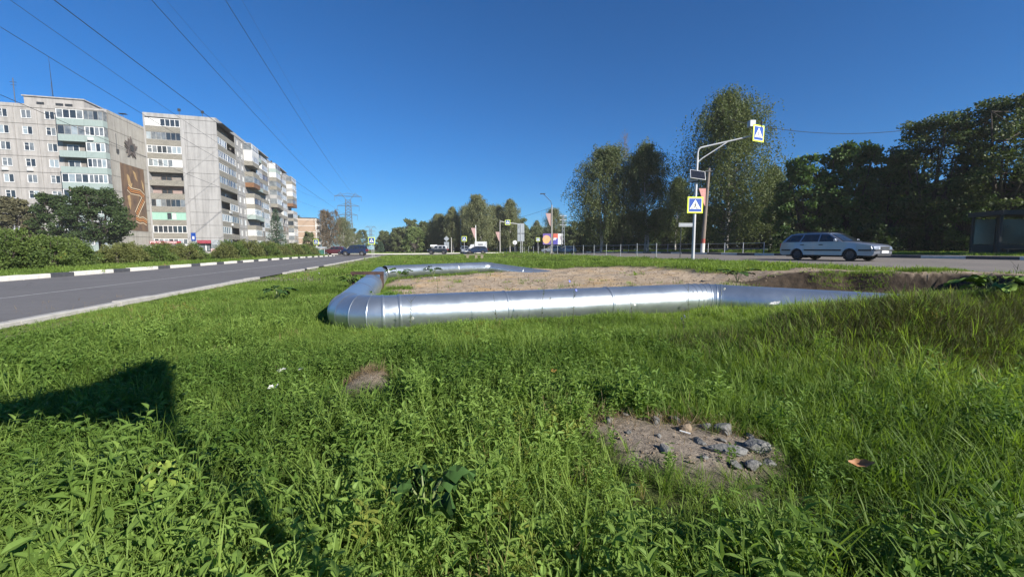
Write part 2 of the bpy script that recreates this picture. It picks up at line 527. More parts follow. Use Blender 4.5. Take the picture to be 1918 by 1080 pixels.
# kerbs: every stone a piece of its own
def kerb(name, u0, w, h, v0, n, pitch, black, zf, sink=0.12, mats=(M_WHITEP, M_BLACKP), jit=0.006, seed=3, skip=None):
    r = empty(name, (0, 0, 0)); r['kind'] = 'structure'
    rng = random.Random(seed)
    meshes = []
    for m in mats:
        b = MB(); e = 0.014
        L2 = pitch / 2 - 0.006
        prof = [(-w / 2, -sink), (w / 2, -sink), (w / 2, h - e), (w / 2 - e, h), (-w / 2 + e, h), (-w / 2, h - e)]
        vs = [(x, -L2, z) for x, z in prof] + [(x, L2, z) for x, z in prof]
        b.add(vs, [tuple(range(6)), tuple(range(11, 5, -1))] + [(i, i + 6, (i + 1) % 6 + 6, (i + 1) % 6) for i in range(6)])
        meshes.append(b.mesh('kerb_stone', m))
    for k in range(n):
        if skip and skip(k): continue
        v = v0 + (k + 0.5) * pitch
        x, y = W(u0 + rng.uniform(-jit, jit), v)
        put('kerb_stone', meshes[1 if black(k) else 0], r, (x, y, float(zf(v)) + rng.uniform(-jit, jit)), (rng.uniform(-.01, .01), rng.uniform(-.015, .015), RA + rng.uniform(-.008, .008)))
    return r


kerb('kerb', -12.6, 0.18, 0.15, 17.9 - 1.05 * 15, 65, 1.05, lambda k: k % 3 == 0, z_left)
kerb('kerb', -5.36, 0.16, 0.045, 3.0, 64, 1.0, lambda k: False, z_left, mats=(M_CONC,), jit=0.012, seed=5, skip=lambda k: k in (13, 14, 15, 19, 22, 23) or (k > 28 and k % 3 == 0))
kerb('kerb', 28.3, 0.18, 0.16, -6.0, 74, 1.02, lambda k: k % 4 in (0, 1), lambda v: z_right(28.2, v))
# white kerb along the far side of the crossing, seen behind the dark off-roader
def kerb_row(v0, u0, n, name='kerb'):
    r = empty(name); r['kind'] = 'structure'
    me = MB().box(-0.99, 0.99, -0.09, 0.09, -0.1, 0.16).mesh('kerb_stone', M_WHITEP)
    for k in range(n):
        u = u0 + 2.0 * k
        x, y = W(u, v0)
        put('kerb_stone', me, r, (x, y, float(z_road(u, v0))), (0, 0, RA))
kerb_row(92.5, -24, 22)
# footway behind the right-hand kerb
U, V = np.meshgrid(np.array([28.42, 30.6]), lines((-10, 68, 3)), indexing='ij')
X, Y = W(U.ravel(), V.ravel())
ii = np.arange(U.size).reshape(U.shape)
tag(put('pavement', np_mesh('pavement', np.stack([X, Y, z_right(28.2, V.ravel()) + 0.155], -1), np.stack([ii[:-1, :-1], ii[1:, :-1], ii[1:, 1:], ii[:-1, 1:]], -1).reshape(-1, 4), M_ASPHR)), kind='structure')

# thin September air: one even box of haze round the whole place
hm_, nt, p = nodes_of('thin_haze')
nt.nodes.remove(p)
vol = nt.nodes.new('ShaderNodeVolumePrincipled')
vol.inputs['Color'].default_value = (.98, .97, .95, 1); vol.inputs['Density'].default_value = 0.00034; vol.inputs['Anisotropy'].default_value = 0.0
nt.links.new(vol.outputs[0], nt.nodes['Material Output'].inputs['Volume'])
mb = MB(); mb.box(-1250, 1250, -600, 1300, -2.2, 44.0)
tag(mb.build('haze', hm_), 'thin pale haze in the air over the whole place', 'haze', kind='stuff')
# ------------------------------------------------------------------ apartment blocks
M_PANEL1 = mat('grey_concrete_panel', (0.388, 0.368, 0.351), 0.9, c2=(0.314, 0.301, 0.284), scale=0.7, bump=0.12, bscale=30, detail=9, streak=.75)
M_PANEL1B = mat('beige_concrete_panel', (0.351, 0.337, 0.303), 0.9, c2=(0.292, 0.275, 0.247), scale=0.6, bump=0.12, bscale=30, detail=9, streak=.75)
M_PANEL2 = mat('pale_concrete_panel', (0.349, 0.344, 0.338), 0.9, c2=(0.298, 0.294, 0.288), scale=0.6, bump=0.12, bscale=30, detail=9, streak=.75)
M_JOINT = mat('panel_joint_mortar', (0.14, 0.13, 0.12), 0.95, c2=(0.24, 0.225, 0.21), scale=0.5)
M_GREENB = mat('pale_green_balcony_panel', (0.285, 0.350, 0.333), 0.8, c2=(0.244, 0.301, 0.285), scale=1.5, stretch=(3, 3, .6))
M_ROOF = mat('roof_felt', (0.07, 0.07, 0.07), 0.95, scale=3)
M_INNER = mat('loggia_back_wall', (0.264, 0.240, 0.216), 0.9, c2=(0.176, 0.160, 0.144), scale=1.0)
M_PINKW = mat('pinkish_loggia_wall', (0.320, 0.240, 0.216), 0.9, scale=2)
M_MINT = mat('mint_green_panel', (0.28, 0.47, 0.38), 0.6, c2=(0.24, 0.42, 0.34), scale=2)
M_SIDING = mat('white_plastic_siding', (0.540, 0.540, 0.525), 0.5, c2=(0.480, 0.480, 0.465), scale=2)
M_WOOD = mat('varnished_boards', (0.198, 0.099, 0.039), 0.6, c2=(0.138, 0.061, 0.025), scale=5, stretch=(4, 4, .6))
M_REDSIGN = mat('dark_red_sign', (0.28, 0.025, 0.045), 0.5, c2=(0.23, 0.02, 0.035), scale=2)


def brick_mat(name, c1, c2, mortar):
    m, nt, p = nodes_of(name)
    p.inputs['Roughness'].default_value = 0.9
    tc = nt.nodes.new('ShaderNodeTexCoord')
    mp = nt.nodes.new('ShaderNodeMapping'); mp.inputs['Rotation'].default_value = (R(90), 0, 0)
    ad = nt.nodes.new('ShaderNodeVectorMath'); ad.operation = 'ADD'
    sp = nt.nodes.new('ShaderNodeSeparateXYZ'); cb = nt.nodes.new('ShaderNodeCombineXYZ')
    sm = nt.nodes.new('ShaderNodeMath'); sm.operation = 'ADD'
    nt.links.new(tc.outputs['Object'], sp.inputs[0])
    nt.links.new(sp.outputs[0], sm.inputs[0]); nt.links.new(sp.outputs[1], sm.inputs[1])
    nt.links.new(sm.outputs[0], cb.inputs[0]); nt.links.new(sp.outputs[2], cb.inputs[1])
    b = nt.nodes.new('ShaderNodeTexBrick')
    b.inputs['Color1'].default_value = (*c1, 1); b.inputs['Color2'].default_value = (*c2, 1); b.inputs['Mortar'].default_value = (*mortar, 1)
    b.inputs['Scale'].default_value = 1.0; b.inputs['Brick Width'].default_value = 0.62; b.inputs['Row Height'].default_value = 0.26; b.inputs['Mortar Size'].default_value = 0.022
    nt.links.new(cb.outputs[0], b.inputs['Vector'])
    nt.links.new(b.outputs[0], p.inputs['Base Color'])
    MATS[name] = m
    return m


M_PARAP = brick_mat('loggia_parapet_brick', (0.25, 0.235, 0.20), (0.20, 0.19, 0.162), (0.12, 0.115, 0.10))


class Face:
    """one wall plane of a building: a along it, d outwards, z up, in the building's own coordinates"""
    def __init__(self, root, kind):
        self.root, self.kind = root, kind

    def M(self):
        if self.kind == 'front':                       # y = 0 plane, facing -Y
            return Matrix(((1, 0, 0, 0), (0, -1, 0, 0), (0, 0, 1, 0), (0, 0, 0, 1)))
        return Matrix(((0, 1, 0, 0), (1, 0, 0, 0), (0, 0, 1, 0), (0, 0, 0, 1)))   # x = 0 plane, facing +X

    def box(self, mb, a0, a1, d0, d1, z0, z1):
        mb.box(a0, a1, d0, d1, z0, z1, self.M())

    def part(self, name, mat_, boxes, parent=None, bevel=None):
        mb = MB()
        for b in boxes: self.box(mb, *b)
        return mb.build(name, mat_, parent if parent is not None else self.root, bevel=bevel)

    def panel(self, mat_, a0, a1, z0, z1, hole=None, g=0.035, th=0.10):
        """a wall panel, joints left round it, with an optional window opening through it"""
        a0 += g; a1 -= g; z0 += g; z1 -= g
        if not hole: return self.part('wall_panel', mat_, [(a0, a1, 0, th, z0, z1)])
        h0, h1, k0, k1 = hole
        return self.part('wall_panel', mat_, [(a0, h0, 0, th, z0, z1), (h1, a1, 0, th, z0, z1), (h0, h1, 0, th, z0, k0), (h0, h1, 0, th, k1, z1)])

    def window(self, a0, a1, z0, z1, d=0.03, frame=M_FRAME, pane=M_GLASSD, splits=2, transom=False, name='window', sill=True, parent=None, fw=0.07):
        bx = [(a0, a1, d - 0.04, d + 0.03, z0, z0 + fw), (a0, a1, d - 0.04, d + 0.03, z1 - fw, z1)]
        xs = np.linspace(a0, a1, splits + 1)
        for i, x in enumerate(xs):
            l = x - fw / 2; l = max(l, a0); r_ = min(l + fw, a1); l = r_ - fw
            bx.append((l, r_, d - 0.04, d + 0.032, z0 + 0.001, z1 - 0.001))
        if transom: bx.append((a0, a0 + (a1 - a0) / splits, d - 0.04, d + 0.028, z0 + (z1 - z0) * .62, z0 + (z1 - z0) * .62 + fw * .8))
        w = self.part(name, frame, bx, parent)
        for i in range(splits):
            pm = pane if not isinstance(pane, (list, tuple)) else pane[i % len(pane)]
            self.part('pane', pm, [(xs[i] + fw * .4, xs[i + 1] - fw * .4, d - 0.02, d - 0.008, z0 + fw * .9, z1 - fw * .9)], w)
        if sill: self.part('sill', M_FRAME, [(a0 - 0.04, a1 + 0.04, d + 0.034, d + 0.16, z0 - 0.04, z0 - 0.012)], w)
        return w


rb = random.Random(11)
GL = [M_GLASSD, M_GLASSD, M_GLASSM, M_GLASSM, M_GLASSL]


def rpanes(n): return [rb.choice(GL) for _ in range(n)]


FH = 2.8
# ---- block on the left: front towards the camera (y = 0), end wall at x = 0
b1 = empty('apartment_block', (-74.4, 80.0, 0.05), R(15), 'nine storey grey panel apartment block with pale green corner balconies, at the left edge', 'apartment block')
H1 = 26.4; Z1 = 0.6
core = MB()
core.box(-34, -0.10, 0.05, 11.9, 0, H1 - 0.35)
core.build('wall', M_JOINT, b1)
mb = MB(); mb.box(-34.05, 0.02, -0.02, 12.0, H1 - 0.35, H1 - 0.2); mb.build('roof', M_ROOF, b1)
F1 = Face(b1, 'front'); S1 = Face(b1, 'side')
# parapet panels
for a0, a1 in ((-34, -27.4), (-27.4, -20.2), (-20.2, -13.4), (-13.4, -6.9), (-6.9, 0.0)):
    F1.part('parapet_panel', M_PANEL1, [(a0 + .03, a1 - .03, 0, .14, Z1 + 9 * FH + .03, H1)])
for a0, a1 in ((0.0, 5.9), (5.9, 11.9)):
    S1.part('parapet_panel', M_PANEL1B, [(a0 + .03, a1 - .03, -0.1, .04, Z1 + 9 * FH + .03, H1)])
F1.part('plinth', M_CONC, [(-34, 0, 0, .06, 0, Z1)])
S1.part('plinth', M_CONC, [(0, 11.9, -0.1, .02, 0, Z1)])
for k in range(9):
    z0 = Z1 + k * FH
    bays = [(-33.8, -30.6), (-30.6, -27.4), (-20.2, -16.9), (-16.9, -13.6), (-13.6, -10.3), (-10.3, -6.9)]
    for a0, a1 in bays:
        c = (a0 + a1) / 2 + (0.1 if a0 < -8 else 0.35)
        F1.panel(M_PANEL1, a0, a1, z0, z0 + FH, (c - .72, c + .72, z0 + .95, z0 + 2.38))
        F1.window(c - .72, c + .72, z0 + .95, z0 + 2.38, pane=rpanes(2), splits=2, transom=rb.random() < .5)
    # end wall: two blank panels a floor
    for a0, a1 in ((0, 5.9), (5.9, 11.9)):
        S1.panel(M_PANEL1B, a0, a1, z0, z0 + FH, th=0.0 + .02)
    # balcony pair beside the corner and another pair farther left
    for (A0, A1) in ((-6.9, 0.0), (-27.4, -20.2)):
        F1.part('balcony_wall', M_INNER, [(A0 + .01, A1 - .01, 0.0, .06, z0, z0 + FH)])
        mid = A0 + 4.0
        for j, (a0, a1) in enumerate(((A0 + .04, mid - .02), (mid + .02, A1 - .04))):
            bal = F1.part('balcony', M_GREENB, [(a0, a1, 1.22, 1.30, z0 - .06, z0 + 1.08), (a0, a1, 0.07, 1.22, z0 - .06, z0 + .1)] +
                          ([(a0, a0 + .08, .07, 1.22, z0 + .1, z0 + 1.08)] if j == 0 else [(a1 - .08, a1, .07, 1.22, z0 + .1, z0 + 1.08)]))
            style = rb.choice(('white', 'white', 'old', 'open')) if not (A0 > -10) else {8: ('white', 'old'), 7: ('old', 'white'), 6: ('open', 'white'), 5: ('open', 'white'), 4: ('white', 'white'), 3: ('white', 'open'), 2: ('open', 'white'), 1: ('white', 'white'), 0: ('white', 'old')}[k][j]
            zt = z0 + FH - .08
            if style != 'open':
                fr = M_FRAME if style == 'white' else M_FRAMEG
                n = 4 if j == 0 else 4
                F1.window(a0, a1, z0 + 1.085, zt - .06, d=1.24, frame=fr, pane=rpanes(n), splits=n, name='balcony_glazing', sill=False, parent=bal, fw=.09 if style == 'white' else .05)
                if j == 0: F1.part('side_glazing', M_GLASSM, [(a0 + .01, a0 + .05, .1, 1.19, z0 + 1.09, zt - .07)], bal)
                else: F1.part('side_glazing', M_GLASSM, [(a1 - .05, a1 - .01, .1, 1.19, z0 + 1.09, zt - .07)], bal)
            else:
                F1.window(a0 + .5, a0 + 2.3, z0 + .9, z0 + 2.3, d=.10, pane=rpanes(2), splits=2, sill=False)
        if k < 8: pass
    F1.part('balcony_partition', M_PANEL1, [(-2.9 - .05, -2.9 + .05, .06, 1.2, z0 + .1, z0 + FH - .06)])
# awning slab above the top balconies
F1.part('canopy_slab', M_PANEL1, [(-6.9, 0.0, 0.14, 1.36, Z1 + 9 * FH - .08, Z1 + 9 * FH + .12)])
F1.part('canopy_slab', M_PANEL1, [(-27.4, -20.2, 0.14, 1.36, Z1 + 9 * FH - .08, Z1 + 9 * FH + .12)])
# stair house, antennas, air conditioners on the left block
mb = MB(); mb.box(-13.6, -4.8, 2.5, 8.5, H1 - .2, H1 + 2.0); mb.box(-13.8, -4.6, 2.3, 8.7, H1 + 2.0, H1 + 2.2); mb.build('roof_house', M_PANEL1, b1)
for a in (-11.8, -9.0, -7.6):
    mb = MB(); mb.box(a, a + 1.1, 2.44, 2.5, H1 + .7, H1 + 1.15); mb.build('vent', M_DARKM, b1)
mb = MB(); mb.bar((-14.0, 1.2, H1 - .2), (-14.0, 1.2, H1 + 4.6), .06); mb.bar((-14.5, 1.2, H1 + 3.9), (-13.5, 1.2, H1 + 3.9), .04); mb.bar((-14.4, 1.2, H1 + 3.4), (-13.6, 1.2, H1 + 3.4), .04); mb.build('antenna', M_DARKM, b1)
mb = MB(); mb.tube([(-9.6, 3, H1 + 2), (-9.7, 3, H1 + 9.5)], [.07, .02], 5); mb.bar((-9.9, 3, H1 + 2.2), (-9.7, 3, H1 + 5), .02); mb.build('antenna', M_DARKM, b1)
mb = MB(); mb.bar((-.4, 5.6, H1 - .2), (-.4, 5.6, H1 + .8), .04); mb.cbox((-.4, 5.6, H1 + .85), (1.2, .8, .08)); mb.build('vent_hood', M_DARKM, b1)
for a, k in ((-15.4, 5), (-11.9, 5), (-2.0, 7)):
    z = Z1 + k * FH + (.15 if k < 7 else 0.2); d = .1 if k < 7 else 1.31
    F1.part('air_conditioner', M_SIDING, [(a - .42, a + .42, d, d + .32, z, z + .56)], bevel=.03)
mb = MB(); mb.bar((.06, 1.9, 19.2), (.06, 1.9, 22.6), .05); mb.cbox((.15, 1.9, 19.4), (.3, .35, .7)); mb.build('bracket', M_DARKM, b1)

# mural banner and star on the end wall
mural = empty('mural_banner', (-74.4, 80.0, 0.05), R(15), 'tall brown mural banner with an orange striped ribbon on the grey end wall', 'banner')
M_MURAL = mat('mural_brown_print', (0.176, 0.108, 0.060), 0.75, c2=(0.060, 0.040, 0.034), scale=0.55, detail=6, stretch=(1, 1.6, .7))
M_MURALT = mat('mural_tan_print', (0.40, 0.28, 0.13), 0.75, c2=(0.28, 0.18, 0.09), scale=1.2)
M_ORANGE = mat('ribbon_orange', (0.52, 0.22, 0.06), 0.7, c2=(0.46, 0.19, 0.05), scale=2)
M_RIBD = mat('ribbon_black', (0.045, 0.03, 0.025), 0.7, scale=2)
M_CREAM = mat('ribbon_cream', (0.62, 0.50, 0.34), 0.7, scale=2)
SM = Face(mural, 'side')
SM.part('panel', M_MURAL, [(2.5, 10.2, .03, .07, 4.6, 17.4)])


def flat_poly(pts, d0, d1):          # (a, z) outline on the end wall
    mb = MB()
    n = len(pts)
    vs = [(d0, a, z) for a, z in pts] + [(d1, a, z) for a, z in pts]
    mb.add(vs, [tuple(range(n)), tuple(range(2 * n - 1, n - 1, -1))] + [(i, i + n, (i + 1) % n + n, (i + 1) % n) for i in range(n)])
    return mb


for pts in ([(4.3, 15.6), (5.0, 15.3), (5.5, 13.9), (5.9, 14.0), (5.5, 12.9), (4.9, 12.6), (4.5, 13.6)], [(6.3, 16.6), (7.2, 16.2), (7.7, 14.6), (7.0, 15.0)], [(3.9, 11.3), (4.8, 11.6), (5.0, 10.0), (4.6, 8.6), (4.2, 9.6)], [(9.0, 15.2), (9.7, 14.4), (9.8, 12.6), (9.3, 13.6)]):
    flat_poly(pts, .07, .076).build('print_patch', M_MURALT, mural)
ribbon = [[(4.3, 13.0), (5.2, 12.45), (8.2, 12.45), (9.6, 11.7)], [(9.3, 11.2), (7.9, 9.6), (6.5, 7.9)], [(6.2, 7.1), (7.4, 6.75), (8.6, 6.95), (9.9, 6.5)]]
for path in ribbon:
    for s, (off, m) in enumerate(((-.62, M_CREAM), (-.37, M_RIBD), (-.18, M_ORANGE), (0.0, M_RIBD), (.18, M_ORANGE), (.37, M_RIBD), (.56, M_CREAM))):
        pts = [Vector((a, z)) for a, z in path]; top = []; bot = []
        hw = .075 if m is M_CREAM else .1
        for i, q in enumerate(pts):
            t = (pts[min(i + 1, len(pts) - 1)] - pts[max(i - 1, 0)]).normalized(); nrm = Vector((-t.y, t.x))
            top.append(q + nrm * (off + hw)); bot.append(q + nrm * (off - hw))
        flat_poly([tuple(q) for q in top + bot[::-1]], .07, .084 + .002 * s).build('ribbon_stripe', m, mural)
star = empty('star_emblem', (-74.4, 80.0, 0.05), R(15), 'dark metal star emblem high on the end wall above the mural', 'emblem')
M_STAR = mat('dark_bronze_relief', (0.075, 0.065, 0.062), 0.7, 0.2, c2=(0.13, 0.11, 0.10), scale=3)


def star_pts(c, ro, ri, n, rot): return [(c[0] + (ro if i % 2 == 0 else ri) * sin(rot + pi * i / n), c[1] + (ro if i % 2 == 0 else ri) * cos(rot + pi * i / n)) for i in range(2 * n)]


flat_poly(star_pts((6.2, 20.9), 1.95, 1.25, 10, pi / 5 * 0.5), .05, .16).build('ray', M_STAR, star)
flat_poly(star_pts((6.2, 20.9), 2.25, .95, 5, 0), .17, .30).build('star', M_STAR, star)
flat_poly(star_pts((6.2, 20.9), .62, .6, 10, 0), .31, .40).build('medallion', M_DARKM, star)

# ---- long block: blank end wall and loggias towards the camera (y = 0), long face at x = 0
b2 = empty('apartment_block', (-64.8, 95.0, 0.05), R(17.4), 'ten storey pale grey panel apartment block with a blank end wall and long balconied side', 'apartment block')
H2 = 29.4; Z2 = 0.55; LEN = 80.7
F2 = Face(b2, 'front'); S2 = Face(b2, 'side')
mb = MB()
mb.box(-13.1, -1.35, 1.35, LEN, 0, H2 - .35)                       # core behind the loggias
mb.box(-6.55, -1.35, .05, 1.35, 0, H2 - .35)
mb.build('wall', M_JOINT, b2)
mb = MB(); mb.box(-13.15, .05, -.05, LEN + .05, H2 - .35, H2 - .2); mb.build('roof', M_ROOF, b2)
F2.part('pier', M_PANEL2, [(-13.1, -12.78, -1.3, .06, 0, H2 - .36)])
F2.part('pier', M_PANEL2, [(-6.62, -5.9, -.1, .1, 0, H2 - .36)])
for a0, a1 in ((-13.1, -6.6), (-6.6, 0.0)):
    F2.part('parapet_panel', M_PANEL2, [(a0 + .03, a1 - .02, -.1, .14, Z2 + 10 * FH + .04, H2)])
F2.part('plinth', M_CONC, [(-6.5, 0.0, -.1, .05, 0, Z2)])
glz = {9: 'half', 8: 'grey', 7: 'white', 6: 'white_r', 5: 'open', 4: 'pink', 3: 'grey', 2: 'mint', 1: 'brown', 0: 'white'}
for k in range(10):
    z0 = Z2 + k * FH; zt = z0 + FH
    F2.panel(M_PANEL2, -5.9, 0.0, z0, zt, th=.10, g=.03)
    F2.part('loggia_back', M_PINKW if k == 4 else M_INNER, [(-12.78, -6.6, -1.3, -1.22, z0, zt)])
    lg = F2.part('loggia', M_PARAP, [(-12.77, -6.63, -.02, .09, z0 - .12, z0 + 1.05), (-12.77, -6.63, -1.2, -.02, z0 - .12, z0 + .06)])
    st = glz[k]
    a0, a1 = -12.77, -6.63
    n = 7
    fr, fw, ps = M_FRAME, .10, rpanes(n)
    if st == 'grey': fr, fw = M_FRAMEG, .06
    if st == 'brown': fr, ps = M_FRAME, [M_GLASSD] * n
    if st == 'half': ps = [M_SIDING, M_SIDING, M_SIDING, M_GLASSD, M_GLASSD, M_GLASSD, M_GLASSD]
    if st == 'white_r': ps = [M_GLASSM, M_GLASSL, M_GLASSM, M_GLASSL, M_GLASSM, M_SIDING, M_SIDING]
    if st == 'mint': ps = [M_MINT, M_MINT, M_MINT, M_GLASSD, M_SIDING, M_MINT, M_MINT]; fr = M_MINT
    if st in ('open', 'pink'):
        F2.window(-11.2, -9.2, z0 + .85, z0 + 2.3, d=-1.18, frame=M_FRAMEB, pane=M_GLASSD, splits=2, sill=False)
    else:
        F2.window(a0, a1, z0 + 1.06, zt - .16, d=.02, frame=fr, pane=ps, splits=n, name='loggia_glazing', sill=False, parent=lg, fw=fw, transom=(st == 'white'))

# long face: strips of loggias, window bays and three projecting balcony bays
for k in range(10):
    z0 = Z2 + k * FH; zt = z0 + FH
    S2.part('loggia_back', M_INNER, [(.4, 12.2, -1.3, -1.22, z0, zt)])
    for a0, a1 in ((.35, 6.2), (6.3, 12.2)):
        lg = S2.part('loggia', M_PARAP, [(a0, a1, -.02, .10, z0 - .12, z0 + 1.05), (a0, a1, -1.2, -.02, z0 - .12, z0 + .06)])
        st = rb.choice(('white', 'white', 'grey', 'open')) if k != 9 else 'open'
        if st != 'open':
            S2.window(a0, a1, z0 + 1.06, zt - .16, d=.03, frame=M_FRAME if st == 'white' else M_FRAMEG, pane=rpanes(5), splits=5, name='loggia_glazing', sill=False, parent=lg, fw=.1)
        else:
            S2.window(a0 + 1, a0 + 2.8, z0 + .9, z0 + 2.3, d=-1.19, frame=M_FRAME, pane=M_GLASSD, splits=2, sill=False)
    for a0, a1 in ((12.2, 15.6), (15.6, 19.0), (38.2, 42.0), (42.0, 45.8), (65.2, 68.8), (68.8, 72.4)):
        c = (a0 + a1) / 2
        S2.panel(M_PANEL2, a0, a1, z0, zt, (c - .7, c + .7, z0 + .95, z0 + 2.35))
        S2.window(c - .7, c + .7, z0 + .95, z0 + 2.35, pane=rpanes(2), splits=2, sill=k > 4)
    for A0, A1 in ((19.0, 38.2), (45.8, 65.2), (72.4, 80.6)):
        S2.part('bay_wall', M_PANEL2, [(A0, A1, -1.3, .05, z0, zt)])
        n = 3 if A1 - A0 > 10 else 1
        for j in range(n):
            w = (A1 - A0) / n
            a0, a1 = A0 + j * w + .06, A0 + (j + 1) * w - .06
            dd = 2.1 if j == 0 else 1.3
            pm = rb.choice((M_PARAP, M_PARAP, M_SIDING, M_PANEL2, M_WOOD if j == 0 and k in (2, 6) else M_PARAP, M_GREENB if k % 3 == 0 else M_PARAP))
            bal = S2.part('balcony', pm, [(a0, a1, dd - .08, dd, z0 - .1, z0 + 1.06), (a0, a1, .06, dd - .08, z0 - .1, z0 + .08), (a0, a0 + .08, .06, dd - .08, z0 + .08, z0 + 1.06), (a1 - .08, a1, .06, dd - .08, z0 + .08, z0 + 1.06)])
            if rb.random() < .8:
                S2.window(a0, a1, z0 + 1.065, zt - .12, d=dd - .05, frame=rb.choice((M_FRAME, M_FRAME, M_FRAMEB, M_FRAMEG)), pane=rpanes(5), splits=5, name='balcony_glazing', sill=False, parent=bal, fw=.1)
                sidem = rb.choice((M_GLASSM, M_SIDING, M_GLASSM, M_GLASSD))
                S2.part('side_glazing', sidem, [(a0 + .012, a0 + .06, .08, dd - .1, z0 + 1.07, zt - .12)], bal)
S2.part('pier', M_PANEL2, [(0.0, .34, -1.25, .06, 0, H2 - .36)])
for a0 in np.arange(0, 80.6, 6.2):
    S2.part('parapet_panel', M_PANEL2, [(a0 + .03, min(a0 + 6.2, 80.6) - .03, -.1, .12, Z2 + 10 * FH + .02, H2)])
for a0, a1, dd in ((19.0, 38.2, 1.9), (45.8, 65.2, 1.9), (72.4, 80.6, 1.9)):
    S2.part('canopy_slab', M_PANEL2, [(a0, a1, .12, dd, Z2 + 10 * FH - .1, Z2 + 10 * FH + .1)])
mb = MB(); mb.box(-.1, 1.5, .2, 3.4, 0, 0); S2.part('canopy_slab', M_DARKM, [(.3, 7.5, .15, 1.2, Z2 + 10 * FH - .22, Z2 + 10 * FH - .06)])
for x, y in ((-6.8, .6), (-2.6, .8), (-1, 55), (-1, 62)):
    mb = MB(); mb.bar((x, y, H2 - .2), (x, y, H2 + 1.6), .05); mb.cbox((x, y, H2 + 1.2), (.5, .3, .5)); mb.build('vent_pipe', M_DARKM, b2)
for a, k in ((5.6, 3), (5.0, 3), (6.0, 2)):
    S2.part('air_conditioner', M_SIDING, [(a, a + .8, .11, .4, Z2 + k * FH + .25, Z2 + k * FH + .8)], bevel=.03)

# shop fronts at the foot of the long block
shop = empty('shop', (-64.8, 95.0, 0.05), R(17.4), 'low dark shop front under a red lettered fascia at the foot of the loggias', 'shop')
FS = Face(shop, 'front')
FS.part('wall', M_SIDING, [(-13.6, -6.5, .2, .8, 0, 2.0)])
FS.part('window', M_GLASSD, [(-13.0, -7.2, .81, .84, .7, 1.85)])
FS.part('fascia', M_REDSIGN, [(-14.8, -7.6, .85, 1.0, 2.02, 2.62)])


def text(name, s, size, m, parent, loc, rot, ext=.01):
    c = bpy.data.curves.new(name, 'FONT'); c.body = s; c.size = size; c.extrude = ext; c.align_x = 'CENTER'; c.align_y = 'CENTER'
    c.resolution_u = 3
    o = bpy.data.objects.new(name, c); COL.objects.link(o)
    dg = bpy.context.evaluated_depsgraph_get()
    me = bpy.data.meshes.new_from_object(o.evaluated_get(dg)); bpy.data.objects.remove(o)
    me.materials.clear(); me.materials.append(m)
    return put(name, me, parent, loc, rot)


text('lettering', 'ФРУКТЫ - ОВОЩИ', .58, M_SWHITE, shop, (-11.0, -1.015, 2.32), (R(90), 0, 0))
kiosk = empty('shop_entrance', (-64.8, 95.0, 0.05), R(17.4), 'shop entrance with a dark red sign and grey steps on the blank end wall', 'shop')
FK = Face(kiosk, 'front')
FK.part('wall', M_SBACK, [(-4.9, -4.55, .14, 1.4, .3, 2.7), (-1.9, -.6, .14, 1.2, .9, 2.9)])
FK.part('door', M_GLASSM, [(-4.5, -1.95, .3, .38, .55, 2.1)])
for a in (-4.5, -3.3, -2.2): FK.part('door_frame', M_FRAME, [(a, a + .18, .385, .45, .5, 2.1)])
FK.part('canopy', M_DARKM, [(-4.55, -1.9, .14, 1.1, 2.1, 2.25)])
FK.part('fascia', M_REDSIGN, [(-4.6, -1.95, 1.11, 1.2, 2.15, 2.85)])
text('lettering', 'ПРОДУКТЫ', .42, mat('faded_pink_lettering', (.42,.16,.2), .6), kiosk, (-3.3, -1.215, 2.5), (R(90), 0, 0))
FK.part('pane', M_GLASSM, [(-1.75, -.75, 1.21, 1.24, 1.1, 1.9)])
FK.part('step', M_CONC, [(-5.2, -1.6, .14, 2.6, -.6, .3)])
FK.part('notice', mat('pink_notice', (.6, .30, .32), .6, c2=(.75, .6, .6), scale=6), [(-1.7, -.7, 2.2, 2.26, -.1, 1.0)])

# five storey peach block and a white one, far behind
def far_block(label, loc, rz, w, d, h, floors, wallm, trim, seed):
    r_ = random.Random(seed)
    b = empty('apartment_block', loc, rz, label, 'apartment block')
    F = Face(b, 'front'); S = Face(b, 'side')
    mb = MB(); mb.box(-w, 0, 0, d, 0, h); mb.build('wall', wallm, b)
    mb = MB(); mb.box(-w - .1, .1, -.1, d + .1, h, h + .25); mb.build('roof', M_ROOF, b)
    fh = (h - 1.2) / floors
    for k in range(floors + 1):
        F.part('string_course', trim, [(-w, 0, 0, .06, .6 + k * fh - .12, .6 + k * fh + .12)])
        S.part('string_course', trim, [(0, d, 0, .06, .6 + k * fh - .12, .6 + k * fh + .12)])
    F.part('pier', trim, [(-.5, 0, 0.0, .09, 0, h)])
    F.part('stair_window', M_GLASSM, [(-w * .78, -w * .72, 0, .05, 2.5, h - 1)])
    for k in range(floors):
        z0 = .6 + k * fh
        for j in range(6):
            a = d * (j + .15) / 6
            if j % 3 == 0:
                bal = S.part('balcony', M_SIDING if r_.random() < .6 else M_GREENB, [(a, a + d * .11, 0, 1.2, z0 - .1, z0 + 1.1)])
                S.part('balcony_glazing', r_.choice(GL), [(a + .05, a + d * .11 - .05, .1, 1.1, z0 + 1.11, z0 + fh - .2)], bal)
            else:
                S.window(a + .5, a + 2.0, z0 + .9, z0 + 2.2, pane=rpanes(2), splits=2, sill=False)
    return b


